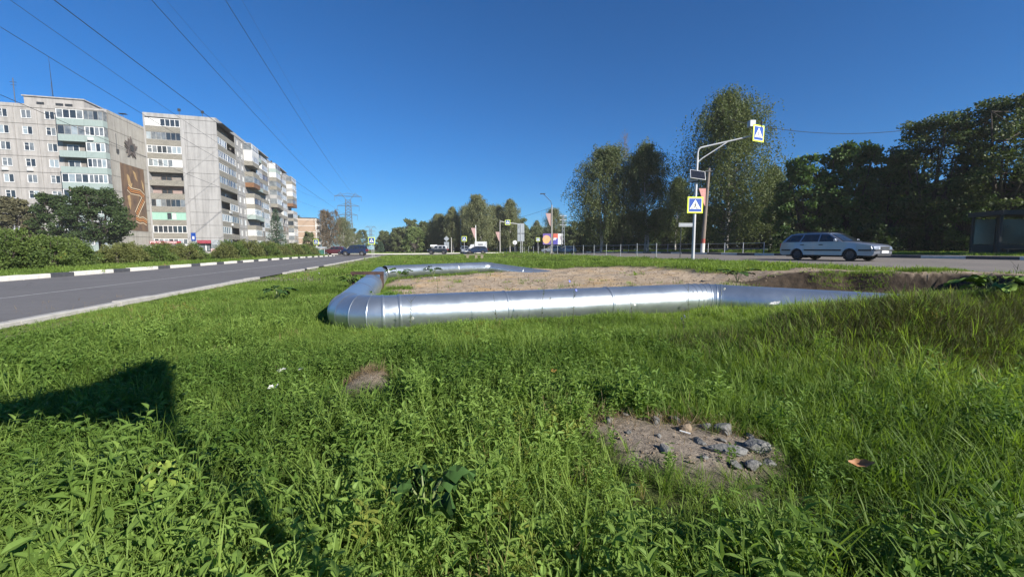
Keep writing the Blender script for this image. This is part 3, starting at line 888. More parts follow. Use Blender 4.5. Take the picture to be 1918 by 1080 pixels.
far_block('low peach coloured block with white bands beyond the long grey block', (-84.6, 184.0, -0.1), R(17.4), 14.5, 42, 14.2, 5, mat('peach_panel', (0.375, 0.277, 0.203), .9, c2=(0.338, 0.247, 0.180), scale=.5), mat('white_band', (.6, .58, .54), .9, scale=1), 4)
far_block('distant white block between the legs of the pylon', (-143, 395, -0.2), R(17.4), 17, 30, 15.5, 5, mat('white_render', (0.465, 0.465, 0.450), .9, scale=.5), mat('white_band2', (0.495, 0.495, 0.488), .9, scale=1), 6)
# ------------------------------------------------------------------ district heating pipe
def metal_sheet():
    m, nt, p = nodes_of('galvanised_sheet')
    L = nt.links.new
    p.inputs['Metallic'].default_value = 0.88
    tc = nt.nodes.new('ShaderNodeTexCoord')
    n = nt.nodes.new('ShaderNodeTexNoise'); n.inputs['Scale'].default_value = 2.2; n.inputs['Detail'].default_value = 7; n.inputs['Roughness'].default_value = .7
    L(tc.outputs['Object'], n.inputs['Vector'])
    r = nt.nodes.new('ShaderNodeValToRGB'); r.color_ramp.elements[0].position = .3; r.color_ramp.elements[1].position = .7
    r.color_ramp.elements[0].color = (.42, .47, .50, 1); r.color_ramp.elements[1].color = (.54, .59, .62, 1)
    L(n.outputs[0], r.inputs[0]); L(r.outputs[0], p.inputs['Base Color'])
    q = nt.nodes.new('ShaderNodeMapRange'); q.inputs[3].default_value = .28; q.inputs[4].default_value = .41
    L(n.outputs[0], q.inputs[0]); L(q.outputs[0], p.inputs['Roughness'])
    n2 = nt.nodes.new('ShaderNodeTexNoise'); n2.inputs['Scale'].default_value = 3.5; n2.inputs['Detail'].default_value = 2
    L(tc.outputs['Object'], n2.inputs['Vector'])
    b = nt.nodes.new('ShaderNodeBump'); b.inputs['Strength'].default_value = .22; b.inputs['Distance'].default_value = .03
    L(n2.outputs[0], b.inputs['Height']); L(b.outputs[0], p.inputs['Normal'])
    return m


M_PIPE = metal_sheet()
PR = 0.27


def pipeline(name, label, path, rads, zc, fillet, seclen, Rp=PR, extra_gores=5):
    """pipe along a polyline with segmented (gored) elbows; every sheet-metal section is a part"""
    root = empty(name, (path[0][0], path[0][1], 0), 0, label, 'pipe')
    P = [Vector((x, y, zc[i])) for i, (x, y) in enumerate(path)]
    org = Vector((path[0][0], path[0][1], 0))
    runs = []; cur = P[0]
    for i in range(1, len(P) - 1):
        a = (P[i - 1] - P[i]).normalized(); b = (P[i + 1] - P[i]).normalized()
        ang = a.angle(b); tl = fillet[i] / math.tan(ang / 2)
        s = P[i] + a * tl; e = P[i] + b * tl
        runs.append(('run', [cur, s]))
        bis = (a + b).normalized(); cen = P[i] + bis * (fillet[i] / sin(ang / 2))
        arc = []
        n = extra_gores
        v0 = s - cen; v1 = e - cen; tot = v0.angle(v1)
        ax = v0.cross(v1).normalized()
        for k in range(n + 1): arc.append(cen + Matrix.Rotation(tot * k / n, 3, ax) @ v0)
        runs.append(('elbow', arc)); cur = e
    runs.append(('run', [cur, P[-1]]))

    def section(pts, nm, r, parent):
        mb = MB(); pts = [p_ - org for p_ in pts]
        mb.tube(pts, [r] * len(pts), 40, cap=False)
        t = (pts[1] - pts[0]).normalized()
        mb.tube([pts[0] - t * .004, pts[0] + t * .012, pts[0] + t * .03, pts[0] + t * .042], [r + .001, r + .008, r + .008, r + .001], 40, cap=False)
        return mb.build(nm, M_PIPE, parent, smooth=40)
    k = 0
    for kind, pts in runs:
        if kind == 'run':
            ax_ = (pts[1] - pts[0]).normalized(); pts = [pts[0] - ax_ * (.05 if k > 0 else 0), pts[1] + ax_ * (.05 if k < len(runs) - 1 else 0)]; d = (pts[1] - pts[0]); n = max(1, int(round(d.length / seclen)))
            fr = [0, .13] + [(j / n) for j in range(1, n)] + [1] if (k > 0 and d.length > 3) else [j / n for j in range(n + 1)]
            fr = sorted(set(fr))
            if k > 0 and d.length > 3: fr[1] = .22 / d.length
            for j in range(len(fr) - 1):
                section([pts[0] + d * fr[j], pts[0] + d * fr[j + 1]], 'pipe_section', Rp + (.0025 if (j + k) % 2 else 0), root)
        else:
            el = None                                      # mitred gores share their end rings, a thin raised seam on each
            full = MB().tube([p_ - org for p_ in pts], Rp + .004, 40, cap=False)
            for j in range(len(pts) - 1):
                mb = MB(); mb.add(full.v[j * 40:(j + 2) * 40], [(q, (q + 1) % 40, (q + 1) % 40 + 40, q + 40) for q in range(40)])
                o = mb.build('elbow' if el is None else 'gore', M_PIPE, root if el is None else el, smooth=40)
                if el is None: el = o
                c_ = pts[j] - org; t_ = (pts[min(j + 1, len(pts) - 1)] - pts[max(j - 1, 0)]).normalized()
                mb = MB()
                for sft, gr in ((-.010, .001), (-.004, .006), (.004, .006), (.010, .001)):
                    for q in range(40):
                        v_ = Vector(full.v[j * 40 + q]); mb.v.append(tuple(v_ + (v_ - c_).normalized() * gr + t_ * sft))
                for a_ in range(3): mb.f.extend([(a_ * 40 + q, a_ * 40 + (q + 1) % 40, a_ * 40 + 40 + (q + 1) % 40, a_ * 40 + 40 + q) for q in range(40)])
                mb.build('seam', M_PIPE, el, smooth=40)
        k += 1
    return root


pipeline('heating_pipe', 'large galvanised heating pipe bending twice across the lawn in front of the bare earth',
         [(-4.75, 15.2), (-2.25, 5.55), (3.4, 7.45), (6.1, 6.15), (8.0, 5.5)], None, [.08, .095, .115, .05, -.30], {1: .50, 2: .75, 3: 1.0}, 2.0)
pipeline('heating_pipe', 'shiny far galvanised pipe lying behind the bare earth with a rounded end elbow',
         [(-4.55, 15.05), (-1.15, 19.0), (1.9, 18.3), (3.4, 17.9)], None, [.165, .17, -.22, -.42], {1: .4, 2: .8}, 1.9, Rp=.235)
# rusty support frame over the pipe
sup = empty('pipe_support', (-3.62, 10.8, 0), R(4), 'rusty brown steel support frame lying across the near end of the long pipe', 'support')
mb = MB(); mb.box(-.50, .31, -.05, .05, .345, .357); mb.box(-.50, .31, -.05, -.042, .357, .42); mb.box(-.50, .31, .042, .05, .357, .42); mb.build('beam', M_RUST, sup)
mb = MB(); mb.box(.23, .31, -.038, .038, -.35, .343); mb.build('post', M_RUST, sup)
mb = MB(); mb.box(-.48, -.42, -.03, .03, -.35, .343); mb.build('post', M_RUST, sup)

# ------------------------------------------------------------------ crossing signs
def crossing_sign(parent, name='sign_panel', s=0.72, loc=(0, 0, 0), rz=0, label=None, double=True):
    """square panel facing -Y: yellow-green border, blue field, white triangle, black walker on stripes"""
    b = s * .62
    M = Matrix.Translation(Vector(loc)) @ Matrix.Rotation(rz, 4, 'Z')
    mb = MB(); mb.box(-b, b, -.012, .012, -b, b, M)
    pn = mb.build(name, M_YELLOW, parent, bevel=.004)
    h = s / 2 * .98
    def lay(nm, m, pts, d):
        q = MB(); n = len(pts)
        vs = [M @ Vector((x, -.0125 - d, z)) for x, z in pts] + [M @ Vector((x, -.0125 - d + .003, z)) for x, z in pts]
        q.add(vs, [tuple(range(n)), tuple(range(2 * n - 1, n - 1, -1))] + [(i, i + n, (i + 1) % n + n, (i + 1) % n) for i in range(n)])
        q.build(nm, m, pn)
    lay('white_edge', M_SWHITE, [(-h - .02, -h - .02), (h + .02, -h - .02), (h + .02, h + .02), (-h - .02, h + .02)], .0035)
    lay('blue_field', M_BLUE, [(-h, -h), (h, -h), (h, h), (-h, h)], .007)
    lay('white_triangle', M_SWHITE, [(-h * .92, -h * .62), (h * .92, -h * .62), (0, h * .86)], .0105)
    k = h
    q = MB()
    def seg(x0, z0, x1, z1, w):
        d = Vector((x1 - x0, z1 - z0)); nrm = Vector((-d.y, d.x)).normalized() * w
        pts = [(x0 + nrm.x, z0 + nrm.y), (x0 - nrm.x, z0 - nrm.y), (x1 - nrm.x, z1 - nrm.y), (x1 + nrm.x, z1 + nrm.y)]
        vs = [M @ Vector((x * k, -.0265, z * k)) for x, z in pts]; q.add(vs, [(0, 1, 2, 3)])
    seg(0.02, .22, -.03, -.12, .075); seg(-.03, -.1, -.22, -.52, .05); seg(-.02, -.1, .12, -.3, .05); seg(.12, -.3, .16, -.54, .045)
    seg(.02, .16, .2, -.02, .035); seg(0, .16, -.18, 0, .035)
    n = 10; q.add([M @ Vector(((.03 + .075 * cos(2 * pi * i / n)) * k, -.0265, (.34 + .075 * sin(2 * pi * i / n)) * k)) for i in range(n)], [tuple(range(n))])
    for x in (-.62, -.42, .3, .5):
        seg(x, -.58, x * .86, -.42, .045)
    q.build('walker', M_SBLACK, pn)
    if double:
        mb = MB(); mb.box(-b * .98, b * .98, .0125, .016, -b * .98, b * .98, M); mb.build('back', M_SBACK, pn)
    return pn


# main pole with arm, lamp, solar panel
px, py = 10.2, 23.8
zb = hz(px, py)
pole = empty('crossing_pole', (px, py, 0), 0, 'tall grey pole with bracket arm, solar panel and two yellow bordered pedestrian crossing signs', 'sign pole')
mb = MB(); mb.tube([(0, 0, zb - .2), (0, 0, zb + 2.4), (.03, 0, 6.0)], [.085, .08, .065], 14); mb.build('pole', M_POLEP, pole, smooth=40)
mb = MB(); mb.tube([(.03, 0, 5.9), (.035, 0, 6.28), (.08, -.01, 6.46), (.2, -.02, 6.55), (.45, -.03, 6.60), (1.6, -.2, 6.83), (3.0, -.4, 7.12)], [.05, .05, .048, .046, .045, .042, .04], 10); mb.build('arm', M_POLEP, pole, smooth=50)
mb = MB(); mb.tube([(.04, -.01, 5.75), (.3, -.03, 5.98), (1.55, -.19, 6.80)], [.032, .03, .03], 8); mb.build('brace', M_POLEP, pole, smooth=50)
crossing_sign(pole, s=.72, loc=(-.04, -.115, 3.42), rz=R(4))
crossing_sign(pole, s=.70, loc=(3.06, -.47, 7.18), rz=R(24))
mb = MB(); mb.cbox((2.75, -.3, 7.72), (.3, .3, .34)); mb.bar((2.8, -.36, 7.1), (2.8, -.36, 7.6), .03); mb.build('lamp', M_SBACK, pole, bevel=.02)
mb = MB(); mb.bar((3.25, -.38, 7.5), (3.25, -.38, 7.86), .05); mb.build('camera', M_DARKM, pole)
Ms = Matrix.Translation((.02, -.16, 5.05)) @ Matrix.Rotation(R(8), 4, 'Y') @ Matrix.Rotation(R(62), 4, 'X')
mb = MB(); mb.box(-.42, .42, -.28, .28, -.02, .02, Ms); sp_ = mb.build('solar_panel', M_GALV, pole)
mb = MB(); mb.box(-.395, .395, -.255, .255, .021, .026, Ms); mb.build('cells', mat('solar_cells', (.012, .014, .016), .15, c2=(.018, .02, .03), scale=12), sp_)
mb = MB(); mb.box(-.36, .0, -.1, .18, 4.72, 5.05); mb.build('battery_box', M_SBACK, pole, bevel=.01)
mb = MB(); mb.box(-.42, -.36, -.08, -.0, 3.78, 4.0); mb.box(-.2, .12, -.1, .1, 4.66, 4.72); mb.build('bracket', M_DARKM, pole)
mb = MB(); mb.box(-.12, .12, -.12, .12, zb - .1, zb + .03); mb.build('base_plate', M_POLEP, pole)


def post_sign(x, y, zc, label, s=.72, rz=0, pr=.03):
    z0 = hz(x, y)
    r = empty('crossing_sign', (x, y, 0), rz, label, 'road sign')
    mb = MB(); mb.bar((0, .04, z0 - .1), (0, .04, zc + .3), pr, 8); mb.build('post', M_POLEP, r)
    crossing_sign(r, s=s, loc=(0, 0, zc))
    return r


post_sign(-32.4, 70, 2.15, 'yellow bordered crossing sign on a post at the end of the left hedge', rz=R(-10))
s4 = post_sign(-19.9, 60, 2.15, 'crossing sign on twin posts in the lawn right of the navy off-roader', s=.80, rz=R(-6))
mb = MB(); mb.bar((.28, .04, -.3), (.28, .04, 2.1), .03, 8); mb.build('post', M_POLEP, s4)
post_sign(-8.9, 79, 2.85, 'crossing sign on a post behind the parked light grey car', s=.78, rz=R(-3))
post_sign(13.0, 66, 3.25, 'crossing sign standing against the first big birch behind the railing', s=.72, rz=R(8))
post_sign(5.4, 88, 2.95, 'small crossing sign just left of the billboard', s=.66, rz=R(5))
# far crossing pole with overhead sign
x0, y0 = -2.5, 88.0
fp = empty('crossing_pole', (x0, y0, 0), 0, 'distant grey pole whose long arm carries a crossing sign over the far road', 'sign pole')
mb = MB(); mb.tube([(0, 0, -.2), (0, 0, 6.9)], [.12, .08], 8); mb.build('pole', M_CONC, fp)
mb = MB(); mb.tube([(0, 0, 6.7), (.5, 0, 6.6), (1.5, 0, 6.4), (4.2, 0, 6.1)], .06, 6); mb.build('arm', M_SWHITE, fp)
crossing_sign(fp, s=.86, loc=(1.6, -.1, 6.45), rz=R(3))


def simple_sign(name, label, x, y, parts, cat='road sign', rz=0):
    r = empty(name, (x, y, 0), rz, label, cat)
    for nm, m, fn in parts:
        mb = MB(); fn(mb); mb.build(nm, m, r)
    return r


z0 = hz(1.2, 62)
simple_sign('direction_sign', 'tall grey back of a large direction sign on two posts behind the railing', 1.3, 62, [
    ('panel', M_SBACK, lambda b: b.box(-.5, .5, -.02, .02, 2.1, 3.35)), ('panel', M_SBACK, lambda b: b.box(-.5, .5, -.02, .02, 3.37, 4.7)),
    ('post', M_POLEP, lambda b: b.bar((-.02, -.05, z0 - .2), (-.02, -.05, 4.6), .045)), ('post', M_POLEP, lambda b: b.bar((.2, -.05, z0 - .2), (.2, -.05, 2.2), .045)),
    ('rail', M_DARKM, lambda b: b.box(-.5, .5, -.06, -.03, 3.2, 3.26))])


def octagon(b, r, z, d=.02):
    pts = [(r * cos(pi / 8 + pi / 4 * i), z + r * sin(pi / 8 + pi / 4 * i)) for i in range(8)]
    b.prism(pts, -d, d)


simple_sign('stop_sign', 'pale back of an eight sided sign on a thin post behind the railing', .55, 80, [
    ('panel', M_SWHITE, lambda b: octagon(b, .42, 2.2)), ('post', M_POLEP, lambda b: b.bar((0, -.05, -.2), (0, -.05, 2.4), .035))])
simple_sign('priority_sign', 'pale diamond sign above two grey plates behind the dark car with the bright roof', -13.3, 86, [
    ('panel', M_SBACK, lambda b: b.prism([(-.55, 3.05), (0, 2.5), (.55, 3.05), (0, 3.6)], -.02, .02)), ('plate', M_SBACK, lambda b: b.box(-.5, -.02, -.02, .02, 1.0, 2.4)), ('plate', M_SBACK, lambda b: b.box(.02, .5, -.02, .02, 1.0, 2.4)),
    ('post', M_POLEP, lambda b: b.bar((0, .05, -.2), (0, .05, 3.4), .04))])
simple_sign('street_sign', 'narrow white street name board on a thin post left of the main pole', 12.55, 30.6, [
    ('panel', mat('grey_name_board', (.30, .32, .33), .6, scale=5), lambda b: b.box(-.55, .55, -.02, .02, 2.58, 2.86)), ('strip', M_SBACK, lambda b: b.box(-.45, .45, -.024, -.021, 2.68, 2.76)),
    ('post', M_DARKM, lambda b: b.bar((-.35, .05, .2), (-.35, .05, 2.7), .03))])
simple_sign('direction_board', 'low white board on posts behind the dark car with the bright roof', -17.2, 93, [
    ('panel', M_SWHITE, lambda b: b.box(-.75, .75, -.02, .02, 1.5, 1.9)), ('post', M_POLEP, lambda b: b.bar((-.4, .05, -.2), (-.4, .05, 1.6), .04)), ('post', M_POLEP, lambda b: b.bar((.4, .05, -.2), (.4, .05, 1.6), .04))])
# blue parking sign on its pole before the shop entrance
simple_sign('parking_sign', 'blue and white sign on a grey pole in front of the shop entrance', -63.5, 84.5, [
    ('panel', M_BLUE, lambda b: b.box(-.45, .45, -.03, .03, 2.6, 4.2)), ('white_mark', M_SWHITE, lambda b: b.box(-.2, .2, -.036, -.031, 2.9, 3.5)),
    ('post', M_POLEP, lambda b: b.box(-.3, .2, .04, .2, -.2, 2.7))])

# ------------------------------------------------------------------ poles, lamps, pennants
x0, y0 = 19.55, 43.3
zg = float(z_right(28.2, UV(x0, y0)[1]))
cp = empty('utility_pole', (x0, y0, zg), R(0), 'old concrete utility pole with red and white painted foot behind the far kerb', 'pole')
mb = MB(); mb.tube([(0, 0, 1.55), (.28, 0, 8.6)], [.19, .13], 10); mb.build('pole', mat('weathered_pole_concrete', (.25, .21, .17), .9, c2=(.16, .13, .11), scale=2, stretch=(2, 2, .4)), cp)
mb = MB(); mb.tube([(-.05, 0, -.2), (-.02, 0, 1.1)], [.205, .2], 10); mb.build('white_band', M_WHITEP, cp)
mb = MB(); mb.tube([(-.02, 0, 1.1), (0, 0, 1.55)], [.2, .195], 10); mb.build('red_band', mat('red_paint', (.35, .08, .06), .8, scale=6), cp)
mb = MB(); mb.cbox((.2, -.1, 8.3), (.7, .1, .1)); mb.build('crossarm', M_DARKM, cp)


def pennant(label, x, y, ztop, sc_=1.0, m=None, group=None):
    r = empty('pennant', (x, y, ztop), R(0), label, 'pennant')
    mb = MB()
    vs = []
    for d in (-.01, .01): vs += [(-.62 * sc_, d, 0), (0, d, 0), (0, d, -1.55 * sc_), (-.1 * sc_, d, -1.4 * sc_), (-.36 * sc_, d - .03, -.75 * sc_)]
    mb.add(vs, [(0, 1, 2, 3, 4), (9, 8, 7, 6, 5)] + [(i, i + 5, (i + 1) % 5 + 5, (i + 1) % 5) for i in range(5)])
    mb.build('cloth', m or mat('faded_red_cloth', (.52, .20, .17), .8, c2=(.58, .33, .30), scale=5), r)
    mb = MB(); mb.bar((-.66 * sc_, 0, .03), (.25, 0, .03), .02); mb.build('bracket', M_DARKM, r)
    return r


pennant('faded red pennant hanging on the old pole behind the main crossing pole', x0 - .02, y0 - .15, 7.05, 1.15)


def lamp_post(label, x, y, h, arm, m=M_CONC, r0=.16):
    z0 = hz(x, y)
    r = empty('lamp_post', (x, y, z0), 0, label, 'lamp post')
    mb = MB(); mb.tube([(0, 0, -.2), (0, 0, h)], [r0, r0 * .6], 8); mb.build('pole', m, r)
    if arm:
        mb = MB(); mb.tube([(0, 0, h - .2), (arm * .12, 0, h + .6), (arm * .55, 0, h + 1.25), (arm, 0, h + 1.9)], .05, 6); mb.build('arm', M_DARKM, r)
        mb = MB(); mb.cbox((arm * 1.1, 0, h + 1.95), (.9, .3, .14)); mb.build('lamp', M_DARKM, r)
    return r


lamp_post('lamp post with a long curved arm rising behind the billboard', 7.1, 76, 8.6, -1.5)
lamp_post('plain pale post with a pennant left of the far crossing pole', -7.7, 90, 6.0, 0, M_SWHITE, .12)
lamp_post('short leaning concrete post right of the dark car with the bright roof', -12.1, 84.5, 3.3, 0, M_CONC, .13)
lamp_post('thin pale post among the birches above the priority sign', -13.0, 108, 8.6, 0, M_SWHITE, .12)
pennant('faded pink pennant on the plain pale post', -7.75, 89.8, 5.4, 1.5, mat('faded_pink_cloth', (.5, .33, .31), .8, scale=4))
pennant('pale pink pennant on the distant crossing pole', -2.6, 87.8, 4.5, 1.3, mat('faded_pink_cloth', (.5, .33, .31), .8, scale=4))
pennant('pink pennant high on the lamp post behind the billboard', 6.9, 75.8, 7.3, 1.5, mat('faded_pink_cloth', (.5, .33, .31), .8, scale=4))

# billboard: two lit faces at a blunt angle
bb = empty('billboard', (9.3, 97, 0), R(-4), 'double billboard with an orange and purple picture beside a red, blue and white one', 'billboard')
M_PURP = mat('print_violet', (.14, .10, .36), .5, c2=(.20, .13, .38), scale=1.2)
M_PORNG = mat('print_orange', (.72, .42, .14), .5, c2=(.72, .50, .30), scale=1.6)
M_PRED = mat('print_red', (.66, .16, .09), .5, c2=(.6, .14, .1), scale=1)
M_PBLUE = mat('print_blue', (.10, .09, .40), .5, c2=(.12, .10, .42), scale=1)
mb = MB(); mb.box(-2.28, -.1, -.1, .1, 1.95, 4.55); f1 = mb.build('panel', M_DARKM, bb)
mb = MB(); mb.box(-2.2, -.2, -.108, -.101, 2.02, 4.48); mb.build('print', M_PURP, f1)
q = MB(); q.prism([(-1.45 + .95 * cos(2 * pi * i / 14) * (1.1 if i < 5 else .9), 3.15 + .98 * sin(2 * pi * i / 14)) for i in range(14)], -.113, -.109); q.build('print_figure', M_PORNG, f1)
q = MB(); q.prism([(-2.15, 3.6), (-1.5, 3.3), (-1.7, 3.9), (-2.05, 4.0)], -.117, -.114); q.build('print_figure', mat('print_pink', (.75, .45, .40), .5, scale=2), f1)
mb = MB(); mb.box(.05, 2.35, -.1, .1, 1.95, 4.55); f2 = mb.build('panel', M_DARKM, bb)
mb = MB(); mb.box(.12, 2.28, -.108, -.101, 2.02, 4.48); mb.build('print', M_SWHITE, f2)
mb = MB(); mb.box(.13, 1.2, -.113, -.109, 2.03, 3.4); mb.build('print_field', M_PBLUE, f2)
mb = MB(); mb.box(.13, 1.2, -.113, -.109, 3.41, 4.47); mb.build('print_field', M_PRED, f2)
q = MB(); q.prism([(.14, 2.9), (.5, 3.1), (.62, 2.95), (.9, 3.3), (.85, 3.55), (.2, 3.5)], -.117, -.114); q.build('print_figure', M_SWHITE, f2)
q = MB(); q.prism([(1.7, 3.2), (2.2, 2.6), (2.25, 3.7), (1.9, 4.0), (1.55, 3.8)], -.113, -.109); q.build('print_figure', mat('print_grey', (.28, .27, .33), .5, c2=(.5, .42, .42), scale=3), f2)
for x in (-.35, .22):
    mb = MB(); mb.bar((x, .15, -.3), (x, .15, 2.6), .09); mb.build('post', M_SBACK, bb)

# small lattice mast with three crossarms
lm = empty('lattice_mast', (11.2, 93, 0), 0, 'pale lattice mast with three short crossarms right of the billboard', 'mast')
mb = MB()
for sx in (-1, 1):
    for sy in (-1, 1):
        mb.bar((sx * .35, sy * .35, -.2), (sx * .14, sy * .14, 8.3), .05, 4)
mb.build('leg', M_SBACK, lm)
mb = MB()
for k in range(9):
    z = k * .9; w = .35 - .21 * z / 8.3; w2 = .35 - .21 * (z + .9) / 8.3
    for s in (-1, 1): mb.bar((s * w, -w, z), (-s * w2, -w2, z + .9), .022, 4); mb.bar((-w, s * w, z), (-w2, -s * w2, z + .9), .022, 4)
mb.build('lattice', M_SBACK, lm)
for z in (6.2, 7.3, 8.2):
    mb = MB(); mb.bar((-.75, 0, z), (.75, 0, z), .07, 4); mb.build('crossarm', M_SWHITE, lm)

# ------------------------------------------------------------------ railings
def railing(label, u0, v0, v1, step, h, m, zf, group=None, rails=(0.98, 0.45), pr=.028, rr=.016):
    r = empty('railing', (0, 0, 0), 0, label, 'railing')
    n = int((v1 - v0) / step)
    post = MB().tube([(0, 0, -.15), (0, 0, h)], [pr, pr], 8); post.tube([(0, 0, h), (0, 0, h + .05)], [pr * 1.35, pr * 1.1], 8)
    pm = post.mesh('post', m)
    P = []
    for k in range(n + 1):
        x, y = W(u0, v0 + k * step); z = float(zf(x, y)); P.append(Vector((x, y, z)))
        put('post', pm, r, (x, y, z))
    for k in range(n):
        for a in rails:
            mb = MB(); mb.bar(P[k] + Vector((0, 0, h * a)), P[k + 1] + Vector((0, 0, h * a)), rr); mb.build('rail', m, r)
    return r


railing('grey pipe railing along the near side of the right road, ending by the main pole', 15.35, 25.0, 79.0, 2.5, 1.0, mat('weathered_rail_paint', (.33, .36, .37), .6, .2, c2=(.25, .27, .28), scale=4), lambda x, y: height(np.array([x]), np.array([y]))[0])
railing('low grey railing behind the far painted kerb of the right road', 29.4, 31.0, 67.0, 2.4, .95, M_POLEP, lambda x, y: z_right(28.2, UV(x, y)[1]) + .12)

# ------------------------------------------------------------------ pylons and wires
M_PYL = mat('pylon_steel', (.14, .155, .165), .6, .3, c2=(.11, .12, .13), scale=.4)


def pylon(label, x, y, rz, s=1.0, wire=.09):
    r = empty('pylon', (x, y, -.3), rz, label, 'pylon', scale=s)
    def lattice(z0, w0, z1, w1, n, nm):
        mb = MB()
        for sx in (-1, 1):
            for sy in (-1, 1): mb.bar((sx * w0, sy * w0, z0), (sx * w1, sy * w1, z1), wire, 4)
        for k in range(n):
            a, b = k / n, (k + 1) / n
            za, zb_ = z0 + (z1 - z0) * a, z0 + (z1 - z0) * b; wa, wb = w0 + (w1 - w0) * a, w0 + (w1 - w0) * b
            for s_ in (-1, 1):
                mb.bar((-wa, s_ * wa, za), (wb, s_ * wb, zb_), wire * .6, 4); mb.bar((wa, s_ * wa, za), (-wb, s_ * wb, zb_), wire * .6, 4)
                mb.bar((s_ * wa, -wa, za), (s_ * wb, wb, zb_), wire * .6, 4)
            mb.bar((-wb, -wb, zb_), (wb, -wb, zb_), wire * .6, 4)
        mb.build(nm, M_PYL, r)
    lattice(0, 5.2, 19, 2.2, 3, 'leg_section'); lattice(19, 2.2, 36, 1.7, 7, 'mast')
    for z, hw in ((25.4, 6.0), (31.8, 7.3), (38.6, 9.0)):
        mb = MB()
        for s_ in (-1, 1):
            mb.bar((0, -.8, z), (s_ * hw, 0, z), wire, 4); mb.bar((0, .8, z), (s_ * hw, 0, z), wire, 4); mb.bar((0, 0, z + 2.2), (s_ * hw, 0, z), wire * .8, 4)
        mb.build('crossarm', M_PYL, r)
        for s_ in (-1, 1):
            mb = MB(); mb.bar((s_ * hw, 0, z), (s_ * hw, 0, z - 3.4), .10, 6); mb.build('insulator', M_PYL, r)
    for s_ in (-1, 1):
        mb = MB(); mb.bar((s_ * 1.2, 0, 36), (s_ * 5, 0, 41), wire, 4); mb.bar((s_ * 5, 0, 41), (s_ * 7.5, 0, 38.7), wire * .7, 4); mb.build('peak', M_PYL, r)
    return r


pylon('tall steel lattice pylon standing beyond the end of the left road', -117, 305, R(16.6), 1.0, .15)
pylon('faint farther pylon right of the tall one', -233, 700, R(16.6), .95, .2)
kz = math.tan(R(16.6)); kc = math.cos(R(16.6))
M_WIRE = mat('power_wire', (.045, .05, .06), .6, .3, scale=1)
nw = 0
WL = ['lowest power conductor, crossing the front of the left apartment block', 'power conductor passing just above the left corner balconies, second from below at left', 'power conductor entering at the top left corner of the sky', 'power conductor second from the left where the wires meet the top of the sky',
      'power conductor running clear of the roofs, in the middle of the wires overhead', 'power conductor farthest right of the wires overhead, clear of the blocks', 'thin faint earth wire left of the rightmost conductor', 'thin faint earth wire right of all the conductors']
for nm, off, htip, ya, za, yb, zb_, rw in (('c', -6, 21.9, 37.0, 14.0, 51.7, 13.6, .024), ('c', -7.3, 28.3, 39.4, 20.6, 59.4, 19.9, .026), ('c', -9, 35.1, 42.8, 24.8, 64.5, 24.1, .024),
                                       ('c', 6, 21.9, 27.1, 16.1, 49.4, 16.0, .028), ('c', 7.3, 28.3, 36.1, 21.1, 59.7, 20.5, .026), ('c', 9, 35.1, 48.4, 27.9, 83.2, 27.4, .032),
                                       ('e', -5, 40.8, 65.5, 37.4, 100.3, 36.9, .016), ('e', 5, 40.8, 67.8, 38.7, 110.0, 38.3, .016)):
    co = np.polyfit([ya, yb, 305], [za, zb_, htip], 2)
    pts = []
    for y in list(np.linspace(-40, 120, 33)) + list(np.linspace(130, 305, 16)):
        pts.append((-117 + off / kc + (305 - y) * kz, y, float(np.polyval(co, y))))
    mb = MB(); mb.tube(pts, rw, 5)
    o = mb.build('power_wire', M_WIRE)
    tag(o, WL[len(WL) - 8 + nw], 'power wire', 'conductors of the power line' if nm == 'c' else 'earth wires of the power line'); nw += 1


def cable(label, a, b, sag, r=.025):
    pts = [Vector(a).lerp(Vector(b), t) - Vector((0, 0, 4 * sag * t * (1 - t))) for t in np.linspace(0, 1, 17)]
    mb = MB(); mb.tube(pts, r, 5); tag(mb.build('overhead_cable', M_WIRE), label, 'cable')


cable('overhead cable slung from behind the tall birch to the big trees at right', (24.0, 48, 15.2), (42.5, 46, 13.6), .9, .03)
cable('thin cable between the lamp post and the distant crossing pole', (7.1, 76, 8.4), (-2.5, 88, 6.8), .35, .02)
# ------------------------------------------------------------------ vehicles
M_TYRE = mat('tyre_rubber', (.018, .018, .019), .85, scale=20)
M_RIM = mat('wheel_rim', (.33, .34, .36), .35, .6, scale=6)
M_RIMD = mat('dirty_steel_wheel', (.10, .10, .105), .6, .3, scale=6)
M_CGLASS = mat('car_glass', (.012, .016, .02), .04, c2=(.02, .025, .03), scale=2, spec=.9)
M_TRIM = mat('black_car_trim', (.02, .021, .024), .6, scale=5)
M_LAMP = mat('clear_headlamp', (.60, .62, .64), .08, .3, scale=9)
M_TAIL = mat('red_tail_lamp', (.35, .02, .02), .15, scale=5)
M_PLATE = mat('white_number_plate', (.75, .75, .74), .4, scale=4)
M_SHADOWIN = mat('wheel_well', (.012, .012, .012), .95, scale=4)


def paint(name, c, metal=.6):
    return mat(name, c, .32, metal, c2=tuple(x * .94 for x in c), scale=2, coat=.7)


